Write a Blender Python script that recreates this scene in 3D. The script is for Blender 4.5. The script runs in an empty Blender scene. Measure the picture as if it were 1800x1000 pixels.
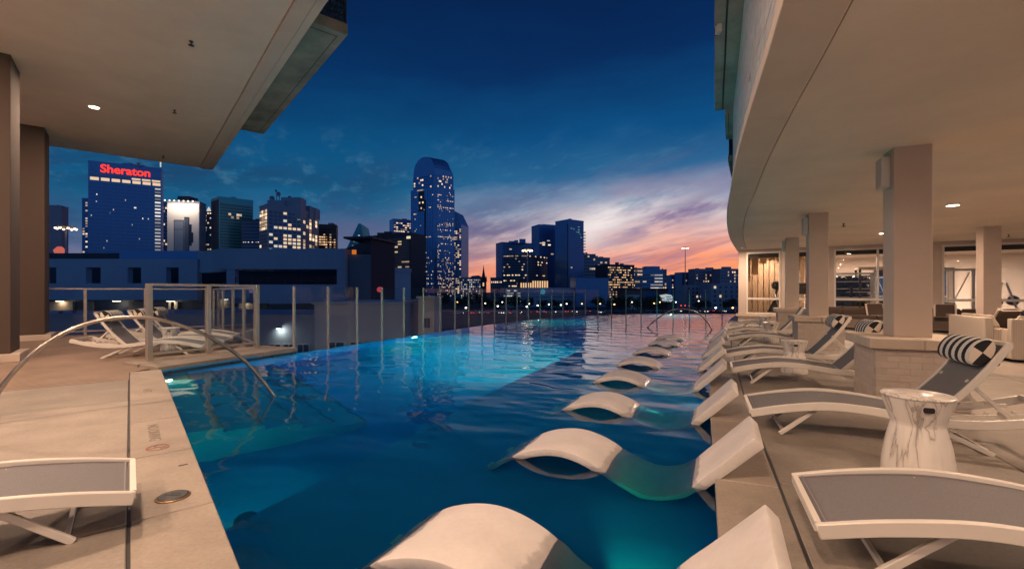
import bpy, bmesh, math, random
from mathutils import Vector, Matrix
random.seed(7)
S = bpy.context.scene
COL = S.collection
R = math.radians
H, F, HY = 1.4, 800.0, 512.0           # eye height (m), focal length and horizon in photo pixels

# ------------------------------------------------------------------ camera
cam = bpy.data.cameras.new('camera'); cam.lens = 16; cam.sensor_width = 36
cam.shift_y = 12/1800; cam.clip_start = .05; cam.clip_end = 6000
camo = bpy.data.objects.new('camera', cam); COL.objects.link(camo)
camo.location = (0, 0, H); camo.rotation_euler = (R(90), 0, 0)
S.camera = camo
S.view_settings.view_transform = 'Standard'; S.view_settings.look = 'None'
S.view_settings.exposure = 0; S.view_settings.gamma = 1; S.view_settings.use_curve_mapping = False
S.render.engine = 'CYCLES'
cy = S.cycles
cy.use_denoising = True; cy.max_bounces = 12; cy.diffuse_bounces = 4; cy.glossy_bounces = 4
cy.transmission_bounces = 8; cy.transparent_max_bounces = 24; cy.sample_clamp_indirect = 3.0
cy.blur_glossy = .3; cy.use_light_tree = True

# ------------------------------------------------------------------ dusk sky
GLOW = R(19)                            # azimuth of the afterglow, right of +Y
W = bpy.data.worlds.new('World'); S.world = W; W.use_nodes = True
nt = W.node_tree; N = nt.nodes; L = nt.links
for n in list(N): N.remove(n)
def wm(op, a, b=None, c=None):
    n = N.new('ShaderNodeMath'); n.operation = op
    for i, v in enumerate((a, b, c)):
        if v is None: continue
        if isinstance(v, (int, float)): n.inputs[i].default_value = v
        else: L.new(v, n.inputs[i])
    return n.outputs[0]
def wmap(v, a, b, c=0, d=1, smooth=True):
    n = N.new('ShaderNodeMapRange'); n.interpolation_type = 'SMOOTHSTEP' if smooth else 'LINEAR'
    L.new(v, n.inputs[0])
    for i, q in enumerate((a, b, c, d)): n.inputs[i+1].default_value = q
    return n.outputs[0]
def wmix(f, a, b):
    n = N.new('ShaderNodeMix'); n.data_type = 'RGBA'
    if isinstance(f, float): n.inputs[0].default_value = f
    else: L.new(f, n.inputs[0])
    for k, v in ((6, a), (7, b)):
        if isinstance(v, tuple): n.inputs[k].default_value = (*v, 1)
        else: L.new(v, n.inputs[k])
    return n.outputs[2]
def wramp(v, stops):
    n = N.new('ShaderNodeValToRGB'); e = n.color_ramp.elements
    while len(e) < len(stops): e.new(.5)
    for el, (p, c) in zip(e, stops): el.position = p; el.color = (*c, 1)
    L.new(v, n.inputs[0]); return n.outputs[0]
def wnoise(vec, scale, detail=5, rough=.55):
    n = N.new('ShaderNodeTexNoise'); n.inputs['Scale'].default_value = scale
    n.inputs['Detail'].default_value = detail; n.inputs['Roughness'].default_value = rough
    L.new(vec, n.inputs['Vector']); return n.outputs[0]
def wcomb(x, y, z=0.0):
    n = N.new('ShaderNodeCombineXYZ')
    for i, v in enumerate((x, y, z)):
        if isinstance(v, (int, float)): n.inputs[i].default_value = v
        else: L.new(v, n.inputs[i])
    return n.outputs[0]
tc = N.new('ShaderNodeTexCoord'); sep = N.new('ShaderNodeSeparateXYZ')
L.new(tc.outputs['Generated'], sep.inputs[0]); dx, dy, dz = sep.outputs
zc = wm('MAXIMUM', dz, 0.0)
hl = wm('SQRT', wm('ADD', wm('MULTIPLY', dx, dx), wm('MULTIPLY', dy, dy)))
cosd = wm('DIVIDE', wm('ADD', wm('MULTIPLY', dx, math.sin(GLOW)), wm('MULTIPLY', dy, math.cos(GLOW))), wm('MAXIMUM', hl, .001))
az = wm('ARCTAN2', dx, dy)
# slow undulation so that colour bands are not ruled lines
und = wnoise(wcomb(wm('MULTIPLY', az, 2.2), wm('MULTIPLY', zc, 7.0)), 1.6, 4)
zu = wm('ADD', zc, wm('MULTIPLY', wm('SUBTRACT', und, .5), .10))
zu = wm('MAXIMUM', wm('ADD', zu, wm('MULTIPLY', wm('SUBTRACT', az, GLOW), -.05)), 0.0)
rampA = wramp(zu, [(0, (.80, .21, .08)), (.03, (1.0, .31, .12)), (.065, (1.0, .36, .21)), (.10, (.92, .48, .38)),
                   (.15, (.68, .58, .60)), (.20, (.25, .33, .47)), (.25, (.02, .13, .29)), (.33, (.002, .072, .215)), (.46, (.001, .023, .104)), (.66, (.001, .008, .047)), (1, (.001, .007, .042))])
rampB = wramp(zu, [(0, (.36, .17, .22)), (.05, (.30, .18, .27)), (.10, (.16, .165, .29)), (.16, (.035, .12, .25)),
                   (.23, (.004, .105, .235)), (.32, (.002, .08, .21)), (.44, (.001, .030, .12)), (.62, (.001, .010, .056)), (1, (.001, .008, .045))])
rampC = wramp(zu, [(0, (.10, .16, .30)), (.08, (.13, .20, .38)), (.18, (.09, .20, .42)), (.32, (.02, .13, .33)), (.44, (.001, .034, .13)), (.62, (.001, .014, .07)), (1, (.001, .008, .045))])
rampB = wmix(wmap(cosd, math.cos(R(60)), math.cos(R(100))), rampB, rampC)      # blue sky away from the afterglow, brightened out of view to light the facades
g = wmap(cosd, math.cos(R(36)), math.cos(R(9)))
glowlow = wm('MULTIPLY', wmap(cosd, math.cos(R(50)), math.cos(R(20))), wmap(zc, .085, .02))
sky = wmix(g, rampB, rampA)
sky = wmix(wm('MULTIPLY', glowlow, .75), sky, (.92, .30, .15))
# dark mauve cloud bars, projected on a flat layer so they flatten towards the horizon
pl = wm('ADD', zc, .09)
cv = wcomb(wm('ADD', wm('DIVIDE', dx, pl), wm('MULTIPLY', wm('DIVIDE', dy, pl), .35)), wm('MULTIPLY', wm('DIVIDE', dy, pl), .55))
n1 = wnoise(cv, .95, 7, .58)
m1 = wm('MULTIPLY', wmap(n1, .47, .66), wm('MULTIPLY', wmap(zc, .02, .06), wmap(zc, .33, .16)))
ccol = wmix(g, (.025, .055, .15), (.24, .17, .30))
sky = wmix(wm('MULTIPLY', m1, .62), sky, ccol)
def blob(c0, slope, wz, a0, wa):         # a long cloud bank: centre elevation, tilt, thickness, azimuth and length
    zz = wm('DIVIDE', wm('SUBTRACT', wm('ADD', zc, wm('MULTIPLY', wm('SUBTRACT', und, .5), .06)), wm('ADD', c0, wm('MULTIPLY', wm('SUBTRACT', az, R(a0)), slope))), wz)
    aa = wm('DIVIDE', wm('SUBTRACT', az, R(a0)), R(wa))
    return wm('POWER', 2.718, wm('MULTIPLY', wm('ADD', wm('MULTIPLY', zz, zz), wm('MULTIPLY', aa, aa)), -1.0))
n5 = wnoise(wcomb(wm('MULTIPLY', az, 9.0), wm('SUBTRACT', wm('MULTIPLY', zc, 34.0), wm('MULTIPLY', az, 9.0))), 1.0, 7, .6)
n5 = wmap(n5, .30, .58)
for (c0, sl, wz, a0, wa, st, c_) in ((.142, .26, .036, 12, 8, .90, (1.0, .90, .86)), (.150, .30, .028, 20, 10, .92, (.20, .14, .29)), (.135, .10, .042, -4, 9, .92, (.13, .12, .25)), (.205, .22, .022, 3, 16, .7, (.07, .13, .27)), (.075, .18, .010, 17, 9, .6, (.55, .18, .17)), (.115, .10, .030, -24, 11, .75, (.10, .11, .22)), (.205, .06, .030, -38, 20, .7, (.012, .045, .12))):
    sky = wmix(wm('MULTIPLY', wm('MULTIPLY', blob(c0, sl, wz, a0, wa), n5), st), sky, c_)
# thin streaks in the afterglow, rising to the right
sv = wcomb(wm('MULTIPLY', az, 2.6), wm('SUBTRACT', wm('MULTIPLY', zc, 26.0), wm('MULTIPLY', az, 6.0)))
n2 = wnoise(sv, 1.5, 6, .6)
m2 = wm('MULTIPLY', wmap(n2, .50, .66), wm('MULTIPLY', wmap(zc, .17, .07), g))
sky = wmix(wm('MULTIPLY', m2, .60), sky, (.40, .17, .24))
m3 = wm('MULTIPLY', wmap(n2, .47, .34), wm('MULTIPLY', wmap(zc, .14, .06), g))
sky = wmix(wm('MULTIPLY', m3, .55), sky, (1.0, .62, .45))
# faint cirrus mottling higher up
n4 = wnoise(cv, 5.5, 6, .65)
m4 = wm('MULTIPLY', wmap(n4, .50, .72), wm('MULTIPLY', wmap(zc, .12, .18), wmap(zc, .36, .22)))
sky = wmix(wm('MULTIPLY', m4, .30), sky, (.10, .26, .38))
nis = N.new('ShaderNodeTexSky'); nis.sky_type = 'NISHITA'; nis.sun_disc = False
nis.sun_elevation = R(-3); nis.sun_rotation = GLOW
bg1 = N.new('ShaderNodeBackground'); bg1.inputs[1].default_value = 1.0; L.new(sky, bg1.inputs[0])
bg2 = N.new('ShaderNodeBackground'); bg2.inputs[1].default_value = .02; L.new(nis.outputs[0], bg2.inputs[0])
ad = N.new('ShaderNodeAddShader'); L.new(bg1.outputs[0], ad.inputs[0]); L.new(bg2.outputs[0], ad.inputs[1])
wo = N.new('ShaderNodeOutputWorld'); L.new(ad.outputs[0], wo.inputs[0])

WARM = (1.0, .675, .465)
DOWN_R, DOWN_L, GYM_W, POOL_W = 114, 240, 420, 30       # lamp powers (W)

# ------------------------------------------------------------------ materials
def M_(name): 
    m = bpy.data.materials.new(name); m.use_nodes = True
    return m, m.node_tree.nodes, m.node_tree.links, m.node_tree.nodes['Principled BSDF']
def mat(name, col, rough=.55, metal=0.0, var=0.0, vscale=3.0, bump=0.0, bscale=60.0, rand=0.0, stain=0.0, stretch=None, spec=.5, coat=0.0, fine=0.0):
    m, n, l, p = M_(name)
    p.inputs['Base Color'].default_value = (*col, 1); p.inputs['Roughness'].default_value = rough
    p.inputs['Metallic'].default_value = metal; p.inputs['Specular IOR Level'].default_value = spec
    p.inputs['Coat Weight'].default_value = coat
    t = n.new('ShaderNodeTexCoord'); vec = t.outputs['Object']
    g_ = n.new('ShaderNodeNewGeometry'); 
    if stretch or rand or stain:
        vec = g_.outputs['Position']
    if stretch:
        mp = n.new('ShaderNodeMapping'); mp.inputs['Scale'].default_value = stretch; l.new(vec, mp.inputs[0]); vec = mp.outputs[0]
    def mul(cin, fac):
        h = n.new('ShaderNodeMix'); h.data_type = 'RGBA'; h.blend_type = 'MULTIPLY'; h.inputs[0].default_value = 1
        if isinstance(cin, tuple): h.inputs[6].default_value = (*cin, 1)
        else: l.new(cin, h.inputs[6])
        l.new(fac, h.inputs[7]); return h.outputs[2]
    c = col
    if var:
        nz = n.new('ShaderNodeTexNoise'); nz.inputs['Scale'].default_value = vscale; nz.inputs['Detail'].default_value = 8; nz.inputs['Roughness'].default_value = .62
        l.new(vec, nz.inputs['Vector'])
        mr = n.new('ShaderNodeMapRange'); mr.inputs[1].default_value = .3; mr.inputs[2].default_value = .7
        mr.inputs[3].default_value = 1-var; mr.inputs[4].default_value = 1+var*.6
        l.new(nz.outputs[0], mr.inputs[0]); c = mul(c, mr.outputs[0])
        rr = n.new('ShaderNodeMapRange'); rr.inputs[3].default_value = max(0, rough-.12); rr.inputs[4].default_value = min(1, rough+.12)
        l.new(nz.outputs[0], rr.inputs[0]); l.new(rr.outputs[0], p.inputs['Roughness'])
    if fine:
        nz = n.new('ShaderNodeTexNoise'); nz.inputs['Scale'].default_value = 34; nz.inputs['Detail'].default_value = 10; nz.inputs['Roughness'].default_value = .75
        l.new(vec, nz.inputs['Vector'])
        mr = n.new('ShaderNodeMapRange'); mr.inputs[1].default_value = .3; mr.inputs[2].default_value = .7; mr.inputs[3].default_value = 1-fine; mr.inputs[4].default_value = 1+fine
        l.new(nz.outputs[0], mr.inputs[0]); c = mul(c, mr.outputs[0])
    if stain:
        nz = n.new('ShaderNodeTexNoise'); nz.inputs['Scale'].default_value = .7; nz.inputs['Detail'].default_value = 6; nz.inputs['Distortion'].default_value = .8
        l.new(vec, nz.inputs['Vector'])
        mr = n.new('ShaderNodeMapRange'); mr.inputs[1].default_value = .45; mr.inputs[2].default_value = .7; mr.inputs[3].default_value = 1; mr.inputs[4].default_value = 1-stain
        l.new(nz.outputs[0], mr.inputs[0]); c = mul(c, mr.outputs[0])
    if rand:
        oi = n.new('ShaderNodeObjectInfo'); mr = n.new('ShaderNodeMapRange'); mr.inputs[3].default_value = 1-rand; mr.inputs[4].default_value = 1+rand*.5
        l.new(oi.outputs['Random'], mr.inputs[0]); c = mul(c, mr.outputs[0])
    if not isinstance(c, tuple): l.new(c, p.inputs['Base Color'])
    if bump:
        nz = n.new('ShaderNodeTexNoise'); nz.inputs['Scale'].default_value = bscale; nz.inputs['Detail'].default_value = 5
        l.new(vec, nz.inputs['Vector'])
        b = n.new('ShaderNodeBump'); b.inputs['Strength'].default_value = bump; b.inputs['Distance'].default_value = .01
        l.new(nz.outputs[0], b.inputs['Height']); l.new(b.outputs[0], p.inputs['Normal'])
    return m
def emis(name, col, st, rnd=0.0, sample=False):
    m, n, l, p = M_(name)
    n.remove(p); e = n.new('ShaderNodeEmission'); e.inputs[0].default_value = (*col, 1); e.inputs[1].default_value = st
    if rnd:
        gg = n.new('ShaderNodeNewGeometry'); mr = n.new('ShaderNodeMapRange'); mr.inputs[3].default_value = st*(1-rnd); mr.inputs[4].default_value = st*(1+rnd)
        l.new(gg.outputs['Random Per Island'], mr.inputs[0]); l.new(mr.outputs[0], e.inputs[1])
    l.new(e.outputs[0], n['Material Output'].inputs[0])
    if not sample: m.cycles.emission_sampling = 'NONE'
    return m
def glassmat(name, tint, ior=1.45, rough=0.0):
    m, n, l, p = M_(name); n.remove(p)
    t = n.new('ShaderNodeBsdfTransparent'); t.inputs[0].default_value = (*tint, 1)
    gl = n.new('ShaderNodeBsdfGlossy'); gl.inputs['Roughness'].default_value = rough
    f = n.new('ShaderNodeFresnel'); gg = n.new('ShaderNodeNewGeometry'); mr = n.new('ShaderNodeMapRange'); mr.inputs[3].default_value = ior; mr.inputs[4].default_value = 1/ior
    l.new(gg.outputs['Backfacing'], mr.inputs[0]); l.new(mr.outputs[0], f.inputs[0])   # same reflectance on both faces of the pane
    mx = n.new('ShaderNodeMixShader'); l.new(f.outputs[0], mx.inputs[0]); l.new(t.outputs[0], mx.inputs[1]); l.new(gl.outputs[0], mx.inputs[2])
    l.new(mx.outputs[0], n['Material Output'].inputs[0]); return m

PAVE = mat('paving_concrete', (.32, .278, .24), .62, var=.20, vscale=2.2, bump=.12, bscale=90, rand=.16, stain=.30, fine=.16)
COPE = mat('coping_concrete', (.355, .303, .255), .58, var=.16, vscale=3.2, bump=.10, bscale=110, rand=.14, stain=.32, fine=.16)
BASEM = mat('joint_mortar', (.07, .06, .05), .9)
BOARD = mat('deck_board_wood', (.30, .215, .165), .6, var=.25, vscale=1.5, stretch=(1, 1, 1), bump=.2, bscale=30)
SOFF = mat('soffit_plaster', (.88, .76, .64), .8, var=.12, vscale=.6, bump=.05, bscale=140)
TRIM = mat('trim_plaster', (.72, .61, .52), .75, var=.08, vscale=1.2, bump=.05, bscale=120)
CONC = mat('balcony_concrete', (.52, .415, .34), .85, var=.35, vscale=1.1, bump=.25, bscale=25, stain=.35)
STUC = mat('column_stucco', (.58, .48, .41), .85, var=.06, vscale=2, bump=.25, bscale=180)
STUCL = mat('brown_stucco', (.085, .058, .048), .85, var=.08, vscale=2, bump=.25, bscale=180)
BRICK = mat('plinth_brick', (.56, .48, .42), .8, var=.10, vscale=8, bump=.3, bscale=50, rand=.05)
WBRICK = mat('white_brick', (.78, .75, .76), .8, var=.15, vscale=5, bump=.3, bscale=40)
CAPST = mat('cap_stone', (.58, .49, .405), .7, var=.10, vscale=4, bump=.12, bscale=80, rand=.06)
WHITE = mat('white_powder_coat', (.72, .68, .63), .38, var=.04, vscale=6)
RESIN = mat('white_resin', (.70, .655, .63), .45, var=.12, vscale=3, fine=.05, bump=.06, bscale=150)
ALU = mat('aluminium', (.50, .46, .42), .35, .7, var=.06, vscale=5)
RAILM = mat('brushed_steel', (.42, .385, .35), .34, 1.0, var=.08, vscale=12)
BRONZE = mat('bronze_post', (.40, .36, .33), .4, .3)
BLACK = mat('black_plastic', (.015, .015, .017), .45)
DKGREY = mat('dark_grey_metal', (.06, .06, .062), .5, .3)
GRAYL = mat('grey_lid', (.055, .058, .062), .5, var=.1, vscale=20)
WICK = mat('seat_cushion', (.42, .36, .30), .9, bump=.2, bscale=120)
DKCUSH = mat('brown_cushion', (.085, .06, .048), .9, bump=.3, bscale=90, var=.2)
TILE = mat('pool_tile', (.02, .05, .08), .3, var=.3, vscale=9)
PLAST = mat('pool_plaster', (.026, .235, .54), .7, var=.12, vscale=1.1)
STEPM = mat('pool_step_plaster', (.05, .30, .46), .7, var=.1, vscale=2)
LETTER = mat('grey_lettering', (.20, .165, .14), .7)
REDP = mat('red_marking', (.30, .13, .095), .6)
GLASS = glassmat('fence_glass', (.93, .97, .985), 1.30)
WGLASS = glassmat('window_glass', (.80, .80, .78), 1.35)

def wetline(m):                          # darker, glossier damp edge where the water laps the resin
    n = m.node_tree.nodes; l = m.node_tree.links; p = n['Principled BSDF']
    g_ = n.new('ShaderNodeNewGeometry'); s_ = n.new('ShaderNodeSeparateXYZ'); l.new(g_.outputs['Position'], s_.inputs[0])
    nz = n.new('ShaderNodeTexNoise'); nz.inputs['Scale'].default_value = 9; nz.inputs['Detail'].default_value = 5; l.new(g_.outputs['Position'], nz.inputs[0])
    a = n.new('ShaderNodeMath'); a.operation = 'MULTIPLY_ADD'; a.inputs[1].default_value = -.07; l.new(nz.outputs[0], a.inputs[0]); l.new(s_.outputs[2], a.inputs[2])
    mr = n.new('ShaderNodeMapRange'); mr.interpolation_type = 'SMOOTHSTEP'; mr.inputs[1].default_value = -.115; mr.inputs[2].default_value = -.085; l.new(a.outputs[0], mr.inputs[0])
    src = p.inputs['Base Color'].links[0].from_socket; mx = n.new('ShaderNodeMix'); mx.data_type = 'RGBA'; mx.blend_type = 'MULTIPLY'; mx.inputs[7].default_value = (.66, .66, .68, 1)
    iv = n.new('ShaderNodeMath'); iv.operation = 'SUBTRACT'; iv.inputs[0].default_value = 1; l.new(mr.outputs[0], iv.inputs[1]); l.new(iv.outputs[0], mx.inputs[0]); l.new(src, mx.inputs[6]); l.new(mx.outputs[2], p.inputs['Base Color'])
    r_ = n.new('ShaderNodeMapRange'); r_.inputs[3].default_value = .12; r_.inputs[4].default_value = .46; l.new(mr.outputs[0], r_.inputs[0]); l.new(r_.outputs[0], p.inputs['Roughness'])
wetline(RESIN)
def sling():
    m, n, l, p = M_('grey_sling_mesh'); p.inputs['Roughness'].default_value = .8
    t = n.new('ShaderNodeTexCoord'); w = n.new('ShaderNodeTexWave'); w.bands_direction = 'Y'; w.inputs['Scale'].default_value = 70; w.inputs['Distortion'].default_value = .4
    l.new(t.outputs['Object'], w.inputs[0])
    w2 = n.new('ShaderNodeTexWave'); w2.bands_direction = 'X'; w2.inputs['Scale'].default_value = 70; l.new(t.outputs['Object'], w2.inputs[0])
    nz = n.new('ShaderNodeTexNoise'); nz.inputs['Scale'].default_value = 220; l.new(t.outputs['Object'], nz.inputs[0])
    a = n.new('ShaderNodeMath'); a.operation = 'MULTIPLY_ADD'; l.new(w.outputs[1], a.inputs[0]); a.inputs[1].default_value = .25; l.new(nz.outputs[0], a.inputs[2])
    r_ = n.new('ShaderNodeValToRGB'); r_.color_ramp.elements[0].position = .3; r_.color_ramp.elements[0].color = (.115, .115, .13, 1)
    r_.color_ramp.elements[1].position = .9; r_.color_ramp.elements[1].color = (.22, .21, .22, 1)
    l.new(a.outputs[0], r_.inputs[0]); l.new(r_.outputs[0], p.inputs['Base Color'])
    a2 = n.new('ShaderNodeMath'); a2.operation = 'ADD'; l.new(w.outputs[1], a2.inputs[0]); l.new(w2.outputs[1], a2.inputs[1])
    b = n.new('ShaderNodeBump'); b.inputs['Strength'].default_value = .25; b.inputs['Distance'].default_value = .002; l.new(a2.outputs[0], b.inputs['Height']); l.new(b.outputs[0], p.inputs['Normal'])
    return m
SLING = sling()
HEM = mat('sling_hem', (.24, .23, .25), .7)
def stripes():
    m, n, l, p = M_('striped_pillow_cloth'); p.inputs['Roughness'].default_value = .85
    t = n.new('ShaderNodeTexCoord'); s = n.new('ShaderNodeSeparateXYZ'); l.new(t.outputs['Object'], s.inputs[0])
    a = n.new('ShaderNodeMath'); a.operation = 'MULTIPLY'; a.inputs[1].default_value = 1/.115; l.new(s.outputs[1], a.inputs[0])
    f = n.new('ShaderNodeMath'); f.operation = 'FRACT'; l.new(a.outputs[0], f.inputs[0])
    g_ = n.new('ShaderNodeMath'); g_.operation = 'GREATER_THAN'; g_.inputs[1].default_value = .5; l.new(f.outputs[0], g_.inputs[0])
    r_ = n.new('ShaderNodeMix'); r_.data_type = 'RGBA'; r_.inputs[6].default_value = (.012, .013, .02, 1); r_.inputs[7].default_value = (.70, .68, .65, 1)
    l.new(g_.outputs[0], r_.inputs[0]); l.new(r_.outputs[2], p.inputs['Base Color']); return m
STRIPE = stripes()
WCLOTH = mat('white_pillow_cloth', (.68, .60, .52), .9); BCLOTH = mat('black_pillow_cloth', (.012, .013, .018), .9)
def marble():
    m, n, l, p = M_('veined_marble'); p.inputs['Roughness'].default_value = .3
    g_ = n.new('ShaderNodeTexCoord'); oi = n.new('ShaderNodeObjectInfo')
    v = n.new('ShaderNodeVectorMath'); v.operation = 'ADD'; l.new(g_.outputs['Object'], v.inputs[0])
    cmb = n.new('ShaderNodeVectorMath'); cmb.operation = 'SCALE'; cmb.inputs[0].default_value = (7, 3, 5); l.new(oi.outputs['Random'], cmb.inputs['Scale']); l.new(cmb.outputs[0], v.inputs[1])
    mp = n.new('ShaderNodeMapping'); mp.inputs['Scale'].default_value = (5.0, 5.0, .55); mp.inputs['Rotation'].default_value = (.25, .2, 0); l.new(v.outputs[0], mp.inputs[0])
    nz = n.new('ShaderNodeTexNoise'); nz.inputs['Scale'].default_value = 1.6; nz.inputs['Detail'].default_value = 8; nz.inputs['Distortion'].default_value = .9; l.new(mp.outputs[0], nz.inputs[0]); nz.inputs['Distortion'].default_value = .35
    a = n.new('ShaderNodeMath'); a.operation = 'SUBTRACT'; l.new(nz.outputs[0], a.inputs[0]); a.inputs[1].default_value = .5
    b = n.new('ShaderNodeMath'); b.operation = 'ABSOLUTE'; l.new(a.outputs[0], b.inputs[0])
    r_ = n.new('ShaderNodeValToRGB'); e = r_.color_ramp.elements; e[0].position = 0; e[0].color = (.30, .27, .26, 1); e[1].position = .10; e[1].color = (.76, .72, .68, 1)
    x = e.new(.010); x.color = (.52, .48, .455, 1); x = e.new(.03); x.color = (.69, .65, .61, 1)
    l.new(b.outputs[0], r_.inputs[0]); l.new(r_.outputs[0], p.inputs['Base Color']); return m
MARBLE = marble()
def wicker():
    m, n, l, p = M_('white_wicker'); p.inputs['Roughness'].default_value = .7; p.inputs['Base Color'].default_value = (.58, .50, .43, 1)
    t = n.new('ShaderNodeTexCoord'); outs = []
    for d, sc in (('Z', 16), ('X', 9), ('Y', 9)):
        w = n.new('ShaderNodeTexWave'); w.bands_direction = d; w.inputs['Scale'].default_value = sc; l.new(t.outputs['Object'], w.inputs[0]); outs.append(w.outputs[1])
    a = n.new('ShaderNodeMath'); a.operation = 'ADD'; l.new(outs[1], a.inputs[0]); l.new(outs[2], a.inputs[1])
    c = n.new('ShaderNodeMath'); c.operation = 'MULTIPLY_ADD'; l.new(a.outputs[0], c.inputs[0]); c.inputs[1].default_value = .35; l.new(outs[0], c.inputs[2])
    b = n.new('ShaderNodeBump'); b.inputs['Strength'].default_value = .8; b.inputs['Distance'].default_value = .008; l.new(c.outputs[0], b.inputs['Height']); l.new(b.outputs[0], p.inputs['Normal'])
    r_ = n.new('ShaderNodeValToRGB'); r_.color_ramp.elements[0].color = (.34, .28, .23, 1); r_.color_ramp.elements[1].position = .9; r_.color_ramp.elements[1].color = (.66, .58, .50, 1)
    l.new(c.outputs[0], r_.inputs[0]); l.new(r_.outputs[0], p.inputs['Base Color']); return m
WICKER = wicker()
def watermat():
    m, n, l, p = M_('pool_water')
    p.inputs['Base Color'].default_value = (1, 1, 1, 1); p.inputs['Roughness'].default_value = .0
    p.inputs['IOR'].default_value = 1.333; p.inputs['Transmission Weight'].default_value = 1
    g_ = n.new('ShaderNodeNewGeometry')
    def nz(scale, rot, det):
        mp = n.new('ShaderNodeMapping'); mp.inputs['Scale'].default_value = scale; mp.inputs['Rotation'].default_value = (0, 0, rot); l.new(g_.outputs['Position'], mp.inputs[0])
        q = n.new('ShaderNodeTexNoise'); q.inputs['Scale'].default_value = 1; q.inputs['Detail'].default_value = det; q.inputs['Distortion'].default_value = .4; l.new(mp.outputs[0], q.inputs[0]); return q.outputs[0]
    b1 = n.new('ShaderNodeBump'); b1.inputs['Strength'].default_value = 1; b1.inputs['Distance'].default_value = .0004; l.new(nz((1.6, 2.6, 1), .4, 2), b1.inputs['Height'])
    b2 = n.new('ShaderNodeBump'); b2.inputs['Strength'].default_value = 1; b2.inputs['Distance'].default_value = .0008; l.new(nz((6, 10, 1), -.3, 2), b2.inputs['Height']); l.new(b1.outputs[0], b2.inputs['Normal'])
    l.new(b2.outputs[0], p.inputs['Normal'])
    va = n.new('ShaderNodeVolumeAbsorption'); va.inputs[0].default_value = (.02, .885, .952, 1); va.inputs[1].default_value = 2.6
    l.new(va.outputs[0], n['Material Output'].inputs['Volume']); return m
WATER = watermat()

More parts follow.
